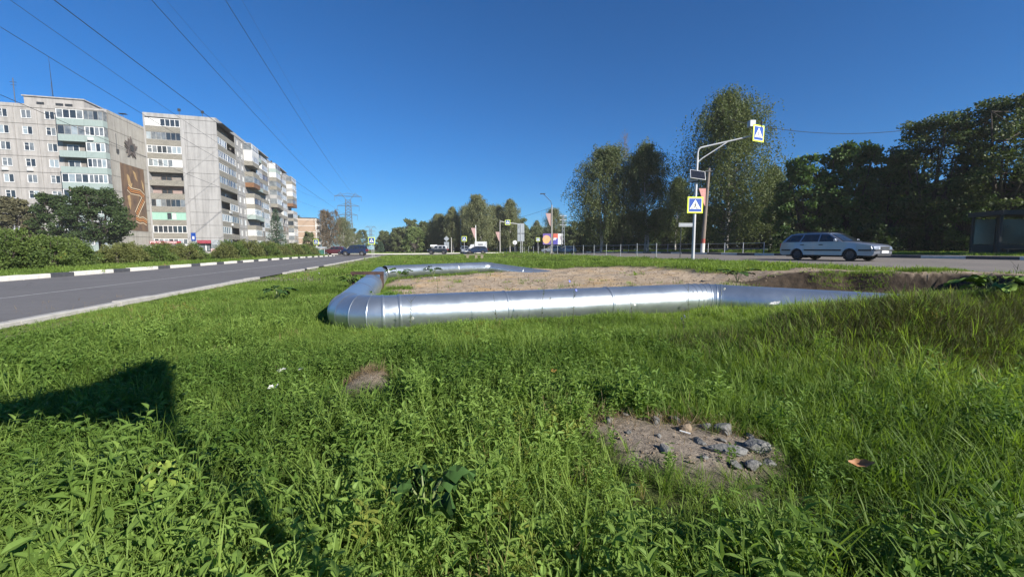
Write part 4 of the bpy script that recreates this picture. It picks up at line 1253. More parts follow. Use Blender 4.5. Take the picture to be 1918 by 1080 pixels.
def car(name, label, cat, loc, heading, pm, lower, gh, hw, hwt, belt, wheels, wr, windows, group=None, rails=False, trim=True, dark_lower=None, rim=M_RIM, spare=False, lowdetail=False, roof_m=None):
    """lower / gh: side outlines (x forward, z up); hw, hwt: half widths at belt and roof"""
    r = empty(name, loc, heading, label, cat, group)
    xs = [p_[0] for p_ in lower]; xf, xr = max(xs), min(xs)

    def ywid(x, z):
        w = hw
        t = max(0, (x - (xf - .75)) / .75); w *= 1 - .16 * t * t
        t = max(0, ((xr + .5) - x) / .5); w *= 1 - .07 * t * t
        if z > .62: w *= 1 - .035 * min(1, (z - .62) / .4)
        if z < .35: w *= 1 - .05 * min(1, (.35 - z) / .2)
        return w
    # outline with wheel arches
    out = []
    for p_ in lower: out.append(p_)
    bot = []
    for wx in sorted(wheels, reverse=True):
        ra = wr * 1.13
        for k in range(9):
            a = pi * k / 8
            bot.append((wx + ra * cos(a), max(lower[0][1], wr * .98 + ra * sin(a) - .02)))
    outline = bot + out[::-1] if False else None
    top = lower                      # given from front bottom over the top to rear bottom
    pts = list(top) + bot[::-1]
    # subdivide long edges so that the plan taper bends them
    full = []
    n = len(pts)
    for i in range(n):
        a, b = pts[i], pts[(i + 1) % n]
        m_ = max(1, int(math.hypot(b[0] - a[0], b[1] - a[1]) / .3))
        for k in range(m_): full.append((a[0] + (b[0] - a[0]) * k / m_, a[1] + (b[1] - a[1]) * k / m_))
    bm = bmesh.new()
    rows = []
    YS = (-1, -.93, -.55, 0, .55, .93, 1)
    zmax = max(p_[1] for p_ in full)
    for s in YS:
        row = []
        for x, z in full:
            w = ywid(x, z)
            dz = 0.0
            if z > .5 and abs(s) < .99:
                dz = .022 * (1 - s * s) + (.018 if abs(s) < .9 else .012)
            dx = 0.0
            if x > xf - .12: dx = .06 * (1 - s * s)
            if x < xr + .1: dx = -.03 * (1 - s * s)
            row.append(bm.verts.new((x + dx, s * w, z + (dz if z > .55 else 0))))
        rows.append(row)
    nn = len(full)
    for i in range(len(YS) - 1):
        for k in range(nn):
            bm.faces.new((rows[i][k], rows[i][(k + 1) % nn], rows[i + 1][(k + 1) % nn], rows[i + 1][k]))
    f0 = bm.faces.new(rows[0][::-1]); f1 = bm.faces.new(rows[-1])
    bmesh.ops.triangulate(bm, faces=[f0, f1])
    bmesh.ops.recalc_face_normals(bm, faces=bm.faces)
    me = bpy.data.meshes.new('body'); bm.to_mesh(me); bm.free()
    me.materials.append(pm); me.polygons.foreach_set('use_smooth', [True] * len(me.polygons)); me.set_sharp_from_angle(angle=R(38))
    body = put('body', me, r)
    # greenhouse
    zt = max(z for _x, z in gh); zb0 = belt

    def gw(z):
        t = min(1, max(0, (z - zb0) / (zt - zb0)))
        return hw * .955 + (hwt - hw * .955) * t
    bm = bmesh.new(); rows = []
    for s in (-1, -.9, -.5, 0, .5, .9, 1):
        row = []
        for x, z in gh:
            c = (1 - s * s)
            dx = .09 * c if x > .2 and z < zt - .1 else (-.04 * c if x < -1.2 and z < zt - .1 else 0)
            row.append(bm.verts.new((x + dx, s * gw(z), z + (.03 * c if z > zt - .12 else 0))))
        rows.append(row)
    nn = len(gh)
    for i in range(6):
        for k in range(nn): bm.faces.new((rows[i][k], rows[i][(k + 1) % nn], rows[i + 1][(k + 1) % nn], rows[i + 1][k]))
    bm.faces.new(rows[0][::-1]); bm.faces.new(rows[-1]); bmesh.ops.recalc_face_normals(bm, faces=bm.faces)
    me = bpy.data.meshes.new('roof'); bm.to_mesh(me); bm.free(); me.materials.append(roof_m or pm)
    me.polygons.foreach_set('use_smooth', [True] * len(me.polygons)); me.set_sharp_from_angle(angle=R(34))
    put('roof', me, r)
    for poly in windows['side']:
        for s in (-1, 1):
            n = len(poly); mb = MB()
            vs = [(x, s * (gw(z) + .004), z) for x, z in poly] + [(x, s * (gw(z) - .01), z) for x, z in poly]
            mb.add(vs, [tuple(range(n)), tuple(range(2 * n - 1, n - 1, -1))] + [(i, i + n, (i + 1) % n + n, (i + 1) % n) for i in range(n)])
            mb.build('side_window', M_CGLASS, r)
    for nm, key in (('windscreen', 'front'), ('rear_window', 'rear')):
        if key not in windows: continue
        (xa, za), (xb, zb1) = windows[key]
        d = Vector((zb1 - za, xa - xb)).normalized()
        if (key == 'front') != (d.x > 0): d = -d
        mb = MB(); vs = []; fs = []
        ss = (-1, -.6, -.2, .2, .6, 1)
        for off in (.006, -.008):
            for x, z in ((xa, za), (xb, zb1)):
                for s in ss:
                    bow = (.09 if key == 'front' else -.04) * (1 - (s * .88) ** 2) * (1 if z < zt - .1 else .35)
                    vs.append((x + d.x * off + bow, s * gw(z) * .90, z + d.y * off + (.02 * (1 - s * s))))
        for i in range(5): fs.append((i, i + 1, 7 + i, 6 + i)); fs.append((12 + i, 18 + i, 19 + i, 13 + i))
        for i in range(5): fs.append((i, 12 + i, 13 + i, i + 1)); fs.append((6 + i, 7 + i, 19 + i, 18 + i))
        fs += [(0, 6, 18, 12), (5, 17, 23, 11)]
        mb.add(vs, fs); mb.build(nm, M_CGLASS, r, smooth=40)
    # wheels
    for wx in wheels:
        for s in (-1, 1):
            wy = s * (hw - .115)
            mb = MB(); prof = [(.05, wr * .62), (.085, wr * .66), (.1, wr * .9), (.08, wr * .985), (.04, wr), (-.04, wr), (-.08, wr * .985), (-.1, wr * .9), (-.085, wr * .66), (-.05, wr * .62)]
            n = 22
            vs = [(wx + q * cos(2 * pi * k / n), wy + a, wr + q * sin(2 * pi * k / n)) for k in range(n) for a, q in prof]
            fs = [(k * 10 + i, k * 10 + (i + 1) % 10, ((k + 1) % n) * 10 + (i + 1) % 10, ((k + 1) % n) * 10 + i) for k in range(n) for i in range(10)]
            mb.add(vs, fs); w = mb.build('wheel', M_TYRE, r, smooth=35)
            mb = MB(); q = wr * .64; yo = wy + s * .07
            mb.add([(wx, yo + s * .012, wr)] + [(wx + q * cos(2 * pi * k / n), yo - s * .02, wr + q * sin(2 * pi * k / n)) for k in range(n)], [(0, k + 1, (k + 1) % n + 1) for k in range(n)])
            mb.build('rim', M_RIMD, w)
            if not lowdetail:
                mb = MB()
                for k in range(6):
                    a = 2 * pi * k / 6
                    mb.bar((wx, yo + s * .02, wr), (wx + q * .95 * cos(a), yo + s * .006, wr + q * .95 * sin(a)), .028, 5)
                mb.build('spoke', rim, w)
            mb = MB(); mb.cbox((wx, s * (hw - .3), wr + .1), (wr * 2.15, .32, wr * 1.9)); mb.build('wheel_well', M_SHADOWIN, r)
    zl = lower[0][1]
    if trim:
        for s in (-1, 1):
            segs = []
            ws = sorted(wheels)
            segs.append((ws[0] + wr * 1.3, ws[1] - wr * 1.3)); segs.append((ws[1] + wr * 1.25, xf - .12)); segs.append((xr + .12, ws[0] - wr * 1.25))
            for a, b in segs:
                mb = MB(); vs = []; n = 7
                for k in range(n):
                    x = a + (b - a) * k / (n - 1)
                    for dy in (.022, -.02):
                        for z in (.50, .575): vs.append((x, s * (ywid(x, .55) + dy), z))
                fs = []
                for k in range(n - 1):
                    o = k * 4
                    fs += [(o, o + 1, o + 5, o + 4), (o + 2, o + 6, o + 7, o + 3), (o + 1, o + 3, o + 7, o + 5), (o, o + 4, o + 6, o + 2)]
                fs += [(0, 2, 3, 1), (4 * n - 4, 4 * n - 3, 4 * n - 1, 4 * n - 2)]
                mb.add(vs, fs); mb.build('trim_strip', M_TRIM, r)
    # lamps, plate, grille, mirrors, handles
    for s in (-1, 1):
        mb = MB()
        y0, y1 = s * (hw * .42), s * (hw * .86)
        zlamp = windows.get('lamp_z', .66)
        mb.add([(xf + .062, y0, zlamp - .07), (xf - .075, y1 * 1.055, zlamp - .06), (xf - .12, y1 * 1.05, zlamp + .065), (xf + .045, y0, zlamp + .06),
                (xf - .3, y0, zlamp - .07), (xf - .4, y1 * .9, zlamp - .06), (xf - .4, y1 * .9, zlamp + .05), (xf - .3, y0, zlamp + .05)],
               [(0, 1, 2, 3), (7, 6, 5, 4), (0, 4, 5, 1), (1, 5, 6, 2), (2, 6, 7, 3), (3, 7, 4, 0)])
        mb.build('headlight', M_LAMP, r)
        mb = MB(); mb.cbox((xr + .01, s * hw * .8, windows.get('tail_z', .8)), (.08, .2, .28)); mb.build('tail_light', M_TAIL, r, bevel=.015)
        mx_ = windows.get('mirror_x', .8)
        mb = MB(); mb.cbox((mx_, s * (hw + .06), belt + .09), (.1, .2, .13)); mb.build('mirror', windows.get('mirror_m', pm), r, bevel=.03)
        if not lowdetail:
            for hx in windows.get('handles', ()):
                mb = MB(); mb.cbox((hx, s * (ywid(hx, belt - .12) + .012), belt - .13), (.19, .03, .045)); mb.build('door_handle', M_TRIM, r, bevel=.008)
    mb = MB(); mb.box(xf - .06, xf + .075, -hw * .40, hw * .40, .60, .70); mb.build('grille', M_TRIM, r)
    mb = MB(); mb.box(xf + .055, xf + .08, -.27, .27, .40, .51); mb.build('number_plate', M_PLATE, r)
    if trim:
        mb = MB(); mb.box(xf - .1, xf + .07, -hw * .86, hw * .86, .515, .575); mb.build('trim_strip', M_TRIM, r, bevel=.02)
    mb = MB(); mb.box(xf - .15, xf + .05, -hw * .62, hw * .62, .26, .36); mb.build('air_intake', M_TRIM, r)
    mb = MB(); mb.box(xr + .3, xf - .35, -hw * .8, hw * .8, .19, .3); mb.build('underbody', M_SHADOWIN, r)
    if rails:
        for s in (-1, 1):
            mb = MB(); zz = zt + .05
            mb.tube([(-1.65, s * hwt * .86, zt - .02), (-1.55, s * hwt * .86, zz), (-.3, s * hwt * .86, zz + .015), (.12, s * hwt * .86, zz - .005), (.22, s * hwt * .86, zt - .04)], .018, 6)
            mb.build('roof_rail', M_TRIM, r)
    if dark_lower:
        for s in (-1, 1):
            ws = sorted(wheels)
            mb = MB(); mb.box(ws[0] + wr * 1.2, ws[1] - wr * 1.2, s * (hw - .03) - .025, s * (hw - .03) + .04, zl, zl + .1); mb.build('sill', dark_lower, r)
    return r


WAGON = [(2.26, .27), (2.34, .36), (2.36, .58), (2.33, .70), (2.2, .785), (1.6, .885), (.95, .958), (.2, .97), (-1.0, .975), (-2.0, .965), (-2.2, .93), (-2.27, .62), (-2.25, .36), (-2.12, .26)]
WAGON_GH = [(1.02, .94), (.62, 1.18), (.28, 1.38), (.05, 1.435), (-.6, 1.46), (-1.4, 1.445), (-1.78, 1.39), (-2.02, 1.14), (-2.16, .95)]
WAGON_WIN = dict(side=[[(.82, .985), (.52, 1.17), (.24, 1.345), (-.13, 1.365), (-.13, .985)], [(-.2, .985), (-.2, 1.367), (-.98, 1.375), (-1.1, .985)], [(-1.18, .985), (-1.06, 1.375), (-1.68, 1.345), (-1.9, 1.1), (-1.95, .985)]],
                 front=((1.0, .985), (.33, 1.365)), rear=((-2.135, 1.0), (-1.83, 1.35)), handles=(-.02, -1.0), mirror_x=.72, lamp_z=.665, tail_z=.78)


def place(u, v): x, y = W(u, v); return x, y


M_SILVER = paint('silver_blue_paint', (.27, .30, .36), .55)
wx_, wy_ = 17.02, 22.55
car('station_wagon', 'silver station wagon with dark side trim driving along the right road', 'car', (wx_, wy_, float(z_right(*UV(wx_, wy_))) + .003), atan2(-.93, .37), M_SILVER,
    WAGON, WAGON_GH, .85, .60, .955, (1.36, -1.27), .31, WAGON_WIN, rails=True, rim=M_RIMD)

SUV = [(2.02, .40), (2.08, .52), (2.06, .72), (1.98, .92), (1.6, 1.02), (.95, 1.07), (.2, 1.08), (-1.2, 1.10), (-1.86, 1.08), (-1.92, .72), (-1.9, .46), (-1.8, .38)]
SUV_GH = [(.98, 1.06), (.72, 1.36), (.5, 1.62), (.3, 1.68), (-.6, 1.71), (-1.5, 1.68), (-1.74, 1.60), (-1.86, 1.08)]
SUV_WIN = dict(side=[[(.78, 1.12), (.46, 1.58), (-.1, 1.6), (-.1, 1.12)], [(-.18, 1.12), (-.18, 1.6), (-.92, 1.61), (-.92, 1.12)], [(-1.0, 1.12), (-1.0, 1.61), (-1.55, 1.58), (-1.68, 1.12)]],
               front=((.95, 1.13), (.55, 1.59)), rear=((-1.84, 1.16), (-1.73, 1.58)), handles=(.0, -.85), mirror_x=.7, lamp_z=.8, tail_z=.9)
M_NAVY = paint('dark_navy_paint', (.010, .018, .055), .2)
xx, yy = -25.3, 68.0
car('off_road_car', 'dark navy off-road car turning at the end of the left road', 'car', (xx, yy, float(z_road(*UV(xx, yy))) + .012), R(180 + 8), M_NAVY, SUV, SUV_GH, .86, .70, 1.08, (1.28, -1.22), .37, SUV_WIN, rails=False, rim=M_RIM, trim=False)
M_BLACKC = paint('black_car_paint', (.012, .013, .016), .2)
HATCH = [(2.1, .30), (2.2, .42), (2.18, .62), (2.05, .78), (1.5, .90), (.9, .98), (.2, .99), (-1.2, 1.0), (-2.0, .98), (-2.15, .66), (-2.12, .40), (-2.0, .3)]
HATCH_GH = [(1.0, .97), (.6, 1.22), (.25, 1.44), (0, 1.52), (-.7, 1.54), (-1.5, 1.48), (-1.78, 1.36), (-2.1, .98)]
HATCH_WIN = dict(side=[[(.82, 1.02), (.5, 1.22), (.2, 1.40), (-.2, 1.44), (-.2, 1.02)], [(-.28, 1.02), (-.28, 1.44), (-1.1, 1.43), (-1.2, 1.02)], [(-1.28, 1.02), (-1.2, 1.42), (-1.62, 1.34), (-1.86, 1.02)]],
                 front=((.97, 1.02), (.3, 1.43)), rear=((-2.05, 1.04), (-1.8, 1.34)), handles=(0, -1.0), mirror_x=.7, lamp_z=.72, tail_z=.85)


def far_car(name, label, x, y, deg, pm, shape='hatch', roof_m=None):
    z = float(z_road(*UV(x, y))) + .012
    a = dict(hatch=(HATCH, HATCH_GH, HATCH_WIN, .86, .64, .98, (1.32, -1.28), .32), wagon=(WAGON, WAGON_GH, WAGON_WIN, .85, .60, .955, (1.36, -1.27), .31), suv=(SUV, SUV_GH, SUV_WIN, .86, .7, 1.08, (1.28, -1.22), .37))[shape]
    return car(name, label, 'car', (x, y, z), R(deg), pm, a[0], a[1], a[3], a[4], a[5], a[6], a[7], a[2], trim=False, lowdetail=True, roof_m=roof_m)


M_WHITEC = paint('white_car_paint', (.62, .63, .64), .0)
M_GREYC = paint('grey_car_paint', (.30, .33, .36), .4)
M_PLUM = paint('dark_red_paint', (.10, .015, .02), .2)
far_car('hatchback', 'black car with a reflection painted white on its roof waiting across the far junction', -14.7, 84.0, 180, M_BLACKC, 'suv', M_WHITEC)  # white roof paint stands in for a reflection on the dark car
far_car('hatchback', 'light grey car facing us below the second crossing sign from the left of the junction', -9.6, 86.0, -80, M_GREYC)
far_car('hatchback', 'dark blue car in front of the white box truck at the junction', -7.2, 85.0, 190, M_NAVY, 'wagon')
far_car('hatchback', 'dark red parked car partly hidden behind the navy off-road car', -34.4, 82.0, 178, M_PLUM)
far_car('hatchback', 'grey car behind the railing below the billboard', 8.5, 91.0, 178, M_GREYC)
far_car('hatchback', 'white car behind the railing right of the billboard posts', 11.6, 91.5, 178, M_WHITEC, 'wagon')
# box truck
tr = empty('box_truck', (-6.9, 89.5, float(z_road(*UV(-6.9, 89.5))) + .01), R(180), 'white box truck behind the dark blue car at the junction', 'truck')
mb = MB(); mb.box(-1.6, .9, -1.0, 1.0, .75, 2.45); bx_ = mb.build('box', M_WHITEC, tr, bevel=.03)
mb = MB(); mb.box(-.8, .2, -1.008, -1.002, 1.75, 1.95); mb.box(-.8, .2, 1.002, 1.008, 1.75, 1.95); mb.build('lettering_patch', M_SBLACK, bx_)
mb = MB(); mb.prism([(1.0, .45), (2.35, .45), (2.4, 1.0), (2.1, 1.2), (1.75, 1.85), (1.0, 1.9)], -.9, .9); mb.build('cab', M_WHITEC, tr, bevel=.04)
mb = MB(); mb.prism([(2.14, 1.22), (1.80, 1.80), (1.84, 1.82), (2.18, 1.24)], -.8, .8); mb.build('windscreen', M_CGLASS, tr)
mb = MB(); mb.box(-1.7, 2.2, -.6, .6, .42, .74); mb.build('chassis', M_DARKM, tr)
for x in (-1.0, 1.7):
    for s in (-1, 1):
        mb = MB(); mb.tube([(x, s * .95, .38), (x, s * .72, .38)], .38, 16); mb.build('wheel', M_TYRE, tr)
# green container by the left trees
gb = empty('bin_shelter', (-36.3, 80, -.05), R(10), 'pale roofed green bin shelter behind the left crossing sign', 'bin shelter')
mb = MB(); mb.box(-.7, .7, -.5, .5, 0, .9); mb.build('bin', mat('green_bin', (.03, .13, .10), .6, scale=2), gb)
mb = MB(); mb.box(-.95, 1.0, -.7, .7, 1.15, 1.45); mb.build('roof', M_SBACK, gb)
for x in (-.85, .9):
    mb = MB(); mb.bar((x, -.6, 0), (x, -.6, 1.15), .05); mb.build('post', M_SBACK, gb)
# bus shelter in the shade of the right trees
bs = empty('bus_shelter', (31.0, 25.6, .55), R(-8), 'dark roofed bus shelter with glass walls in the shade at the right edge', 'bus shelter')
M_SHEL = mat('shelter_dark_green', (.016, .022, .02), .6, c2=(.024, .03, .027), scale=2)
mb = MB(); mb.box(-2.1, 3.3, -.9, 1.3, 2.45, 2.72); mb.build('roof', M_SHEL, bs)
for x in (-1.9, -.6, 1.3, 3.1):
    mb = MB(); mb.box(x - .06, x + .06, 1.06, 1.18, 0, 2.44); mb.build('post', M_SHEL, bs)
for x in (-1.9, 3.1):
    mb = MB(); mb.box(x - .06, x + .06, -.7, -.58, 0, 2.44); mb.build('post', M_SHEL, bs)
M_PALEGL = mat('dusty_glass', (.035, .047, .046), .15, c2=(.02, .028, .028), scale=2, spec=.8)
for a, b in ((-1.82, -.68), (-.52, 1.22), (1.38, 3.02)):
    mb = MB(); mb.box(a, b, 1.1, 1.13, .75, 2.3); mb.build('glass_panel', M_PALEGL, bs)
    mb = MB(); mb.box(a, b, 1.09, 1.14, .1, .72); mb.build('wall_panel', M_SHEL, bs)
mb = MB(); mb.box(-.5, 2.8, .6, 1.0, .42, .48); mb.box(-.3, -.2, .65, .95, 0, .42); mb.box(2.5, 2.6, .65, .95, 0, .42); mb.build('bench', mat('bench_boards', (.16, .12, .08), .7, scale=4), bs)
# ------------------------------------------------------------------ trees
M_BIRCHL = leaf_mat('birch_leaves', (0.048, 0.079, 0.026), (0.133, 0.164, 0.056), (.24, .20, .05), trans=.30)
M_BIRCHD = leaf_mat('birch_leaves_olive', (0.053, 0.078, 0.031), (0.139, 0.167, 0.068), (.22, .16, .06), trans=.30)
M_MAPLE = leaf_mat('maple_leaves', (0.034, 0.076, 0.020), (0.097, 0.165, 0.043), (.18, .17, .03), trans=.30)
M_LOCUST = leaf_mat('locust_leaves', (0.029, 0.055, 0.018), (0.094, 0.128, 0.040), (.13, .10, .04), trans=.28)
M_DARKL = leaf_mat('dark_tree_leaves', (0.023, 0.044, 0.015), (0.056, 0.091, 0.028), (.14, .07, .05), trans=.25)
M_PURPL = leaf_mat('reddish_tree_leaves', (0.067, 0.071, 0.040), (0.143, 0.134, 0.071), (.16, .08, .06), trans=.25)
M_BROWNL = leaf_mat('browning_tree_leaves', (0.084, 0.071, 0.044), (0.194, 0.143, 0.093), (.22, .15, .08), trans=.25)
M_WILLOW = leaf_mat('pale_willow_leaves', (0.084, 0.131, 0.044), (0.194, 0.252, 0.097), None, trans=.30)
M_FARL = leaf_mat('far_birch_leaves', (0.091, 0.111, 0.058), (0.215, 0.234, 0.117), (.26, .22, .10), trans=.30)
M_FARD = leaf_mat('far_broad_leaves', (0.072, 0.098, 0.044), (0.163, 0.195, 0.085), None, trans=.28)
M_BUSHG = leaf_mat('bush_leaves', (0.039, 0.073, 0.020), (0.124, 0.177, 0.042), (.24, .20, .04), trans=.30)
M_BUSHO = leaf_mat('bush_leaves_olive', (0.058, 0.080, 0.026), (0.159, 0.174, 0.055), (.26, .15, .05), trans=.30)
M_SPRUCE = leaf_mat('spruce_needles', (0.030, 0.060, 0.037), (0.076, 0.125, 0.076), None, trans=.12)
M_BARK = mat('dark_bark', (.085, .068, .052), .95, c2=(.04, .033, .026), scale=6, stretch=(3, 3, .6), bump=.5)
M_LBARK = mat('grey_bark', (.16, .14, .12), .95, c2=(.08, .07, .06), scale=6, stretch=(3, 3, .6), bump=.5)
M_BBARK = mat('birch_bark', (.58, .56, .52), .8, c2=(.10, .09, .08), scale=3.2, stretch=(.8, .8, 3.0), detail=6)


def leaves_from(P, D, size, rng, tone, aspect=.62):
    """one rhombic leaf (a quad) per point P along direction D"""
    n = len(P)
    D = D / (np.linalg.norm(D, axis=1, keepdims=True) + 1e-9)
    Rv = rng.normal(size=(n, 3)); S = np.cross(D, Rv); S /= (np.linalg.norm(S, axis=1, keepdims=True) + 1e-9)
    s = (size * rng.uniform(.7, 1.3, n))[:, None]
    w = s * aspect * .5
    mid = P + D * s * .45
    V = np.stack([P, mid + S * w, P + D * s, mid - S * w], 1).reshape(-1, 3)
    F = np.arange(n * 4).reshape(-1, 4)
    return V, F, np.repeat(tone, 4)


def unit(rng, n):
    v = rng.normal(size=(n, 3)); return v / np.linalg.norm(v, axis=1, keepdims=True)


def gen_birch(rng, h, w, nb, leaf, droop=1.0, base=.16, trunks=1, density=1.0):
    """birch: upswept branches, hanging strands of small leaves"""
    tk = MB(); br = MB()
    Ps = []; Ds = []; Ts = []
    axes = []
    for t in range(trunks):
        lean = rng.uniform(-.05, .05, 2) * h if trunks == 1 else rng.uniform(-.14, .14, 2) * h
        bx, by = (0, 0) if trunks == 1 else rng.uniform(-.25, .25, 2)
        pts = [(bx + lean[0] * s ** 1.3 + .012 * h * sin(7 * s + t), by + lean[1] * s ** 1.3, h * .97 * s) for s in np.linspace(0, 1, 9)]
        rr = [max(.02, .0125 * h * (1 - s) ** .8 + .01) * (1 if trunks == 1 else .8) for s in np.linspace(0, 1, 9)]
        pts[0] = (pts[0][0], pts[0][1], -.3)
        tk.tube(pts, rr, 8); axes.append(np.array(pts))
    for i in range(nb):
        ax = axes[i % trunks]
        f = base + (1 - base) * rng.random() ** .85
        k = min(int(f * 8), 7); c = ax[k] + (ax[k + 1] - ax[k]) * (f * 8 - k)
        prof = (min(1, (f - base + .08) / .26)) ** .45 * (1.02 - f) ** .58 * 1.42 * (1 + .28 * math.sin(3.1 * f * 6 + i % trunks) * rng.random())
        prof = min(prof, 1.0)
        az = rng.uniform(0, 2 * pi); r = w / 2 * prof * (.35 + .65 * sqrt(rng.random())) * rng.uniform(.75, 1.12)
        tip = c + np.array([cos(az) * r, sin(az) * r, r * rng.uniform(.15, .75)])
        tip[2] = min(tip[2], h * 1.02)
        mid = (c + tip) / 2 + np.array([0, 0, r * .12])
        if i % 3 == 0: br.tube([c, mid, tip], [.005 * h * (1.1 - f) + .008, .02, .008], 4, cap=False)
        clump = rng.random()
        ns = int(rng.integers(8, 14) * density)
        for j in range(ns):
            s0 = rng.uniform(.35, 1.05)
            q = c + (tip - c) * s0 + rng.normal(size=3) * .06 * w * .5
            L_ = rng.uniform(.5, 1.0) * droop * (.10 * h) * (1.15 - .6 * f)
            nl = int(rng.integers(7, 13))
            tt = np.linspace(0, 1, nl)
            dirn = np.array([cos(az) * .25, sin(az) * .25, -1.0]) + rng.normal(size=3) * .16
            pos = q + tt[:, None] * L_ * dirn + rng.normal(size=(nl, 3)) * leaf * .55
            Ps.append(pos)
            d = rng.normal(size=(nl, 3)) * .75 + np.array([0, 0, -.8]); Ds.append(d)
            Ts.append(np.clip(clump * .55 + rng.random(nl) * .35 + .1 * f, 0, 1) * .96 + (rng.random(nl) < .02) * .2)
    P = np.concatenate(Ps); D = np.concatenate(Ds); T = np.concatenate(Ts)
    P[:, 2] = np.maximum(P[:, 2], .05 * h + rng.random(len(P)) * .3)
    return tk, br, leaves_from(P, D, leaf, rng, T)


def gen_broad(rng, h, w, nclump, per, leaf, trunkh=.2, flat=.7, shell=.55, limbs=9, open_=0.0, base=.18, top_pow=.55):
    """broad crown: limbs fork from the trunk, each clump of leaves a loose flattened cloud"""
    tk = MB(); br = MB()
    th = trunkh * h
    fork = Vector((rng.uniform(-.02, .02) * h, rng.uniform(-.02, .02) * h, th))
    tk.tube([(0, 0, -.3), (0, 0, th * .5), fork], [.028 * h * 1.15, .022 * h, .02 * h], 9)
    tips = []
    for k in range(limbs):
        a = 2 * pi * (k + rng.random() * .7) / limbs
        up = rng.uniform(.5, .95)
        r = w * .5 * rng.uniform(.25, .62)
        e = Vector((cos(a) * r, sin(a) * r, th + (h - th) * up * .86))
        m_ = fork.lerp(e, .5) + Vector((cos(a) * r * .12, sin(a) * r * .12, -.02 * h))
        br.tube([fork, m_, e], [.013 * h, .008 * h, .003 * h], 5, cap=False)
        tips.append((m_, e))
    Ps = []; Ds = []; Ts = []
    for i in range(nclump):
        z = base + (1 - base) * rng.random() ** .8
        prof = min(1.0, ((z - base + .05) / .35) ** .55) * max(.12, (1 - z)) ** top_pow * 1.22
        prof = min(prof, 1.0)
        a = rng.uniform(0, 2 * pi)
        rad = w / 2 * prof * (shell + (1 - shell) * sqrt(rng.random())) * rng.uniform(.8, 1.08) * (.92 + .16 * sin(3 * a + h))
        c = np.array([cos(a) * rad, sin(a) * rad, z * h * .97])
        if i % 4 == 0:
            m_, e = tips[int(rng.integers(len(tips)))]
            s = Vector(c); b0 = min((m_, e), key=lambda q: (q - s).length)
            if (b0 - s).length < w * .5: br.tube([b0, (b0 + s) / 2 + Vector((0, 0, -.01 * h)), s], [.0045 * h, .003 * h, .001 * h], 4, cap=False)
        cr = rng.uniform(.6, 1.15) * w * .085 * (1 + .4 * open_)
        n = int(per * rng.uniform(.6, 1.3))
        p_ = unit(rng, n) * (rng.random(n) ** .45)[:, None] * cr
        p_[:, 2] *= flat
        Ps.append(c + p_)
        Ds.append(unit(rng, n) + np.array([cos(a) * .5, sin(a) * .5, -.25]))
        tone = rng.random()
        Ts.append(np.clip(.08 + tone * .5 + rng.random(n) * .32 + .12 * (p_[:, 2] / cr), 0, .92) + (rng.random(n) < .012) * .2)
    P = np.concatenate(Ps); D = np.concatenate(Ds); T = np.concatenate(Ts)
    return tk, br, leaves_from(P, D, leaf, rng, T, aspect=.8)


def gen_spruce(rng, h, w):
    tk = MB(); br = MB()
    tk.tube([(0, 0, -.2), (0, 0, h)], [.018 * h, .01], 7)
    Ps = []; Ds = []; Ts = []
    z = .08 * h
    while z < h * .985:
        f = z / h
        rr = w / 2 * (1 - f) ** .82 * rng.uniform(.88, 1.1) + .05
        nb = max(5, int(13 * (1 - f) + 4))
        off = rng.random() * 6
        for k in range(nb):
            a = off + 2 * pi * k / nb + rng.normal() * .18
            r = rr * rng.uniform(.72, 1.1)
            n = int(14 + 40 * r / (w / 2))
            t = rng.random(n) ** .7
            dz = -.32 * r * t + .16 * r * t ** 3
            side = rng.normal(size=n) * .11 * r * (1.1 - .6 * t) + rng.normal(size=n) * .03
            Ps.append(np.stack([cos(a) * r * t - sin(a) * side, sin(a) * r * t + cos(a) * side, z + dz + rng.normal(size=n) * .04], 1))
            Ds.append(np.stack([np.full(n, cos(a)) - sin(a) * np.sign(side) * .8, np.full(n, sin(a)) + cos(a) * np.sign(side) * .8, np.full(n, -.35)], 1) + rng.normal(size=(n, 3)) * .25)
            Ts.append(np.clip(.1 + .45 * t + rng.random(n) * .4, 0, 1))
        z += h * .034 * (1.15 - .5 * f)
    P = np.concatenate(Ps)
    return tk, br, leaves_from(P, np.concatenate(Ds), .23, rng, np.concatenate(Ts), aspect=.34)


def gen_bush(rng, w, d, h, nclump, per, leaf):
    tk = MB(); br = MB()
    for k in range(9):
        a = rng.uniform(0, 2 * pi); r = rng.uniform(.2, .8)
        br.tube([(cos(a) * w * .1, sin(a) * d * .1, -.1), (cos(a) * w * .25 * r, sin(a) * d * .25 * r, h * .45), (cos(a) * w * .42 * r, sin(a) * d * .42 * r, h * .85)], [.03, .02, .008], 4, cap=False)
    Ps = []; Ds = []; Ts = []
    for i in range(nclump):
        a = rng.uniform(0, 2 * pi); zz = rng.random()
        rr = (1 - .55 * zz ** 2.2) * (.45 + .55 * sqrt(rng.random())) * rng.uniform(.85, 1.1)
        c = np.array([cos(a) * rr * w / 2, sin(a) * rr * d / 2, .06 + zz * h * .92 * (1 - .25 * rr) * rng.uniform(.9, 1.12)])
        n = int(per * rng.uniform(.6, 1.3)); cr = rng.uniform(.12, .24) * (h ** .5)
        p_ = unit(rng, n) * (rng.random(n) ** .5)[:, None] * cr
        Ps.append(c + p_); Ds.append(unit(rng, n) + np.array([cos(a) * .6, sin(a) * .6, .2]))
        Ts.append(np.clip(.05 + rng.random() * .5 + rng.random(n) * .35 + .12 * p_[:, 2] / cr, 0, .92) + (rng.random(n) < .03) * .2)
    P = np.concatenate(Ps); P[:, 2] = np.maximum(P[:, 2], .02)
    return tk, br, leaves_from(P, np.concatenate(Ds), leaf, rng, np.concatenate(Ts), aspect=.7)


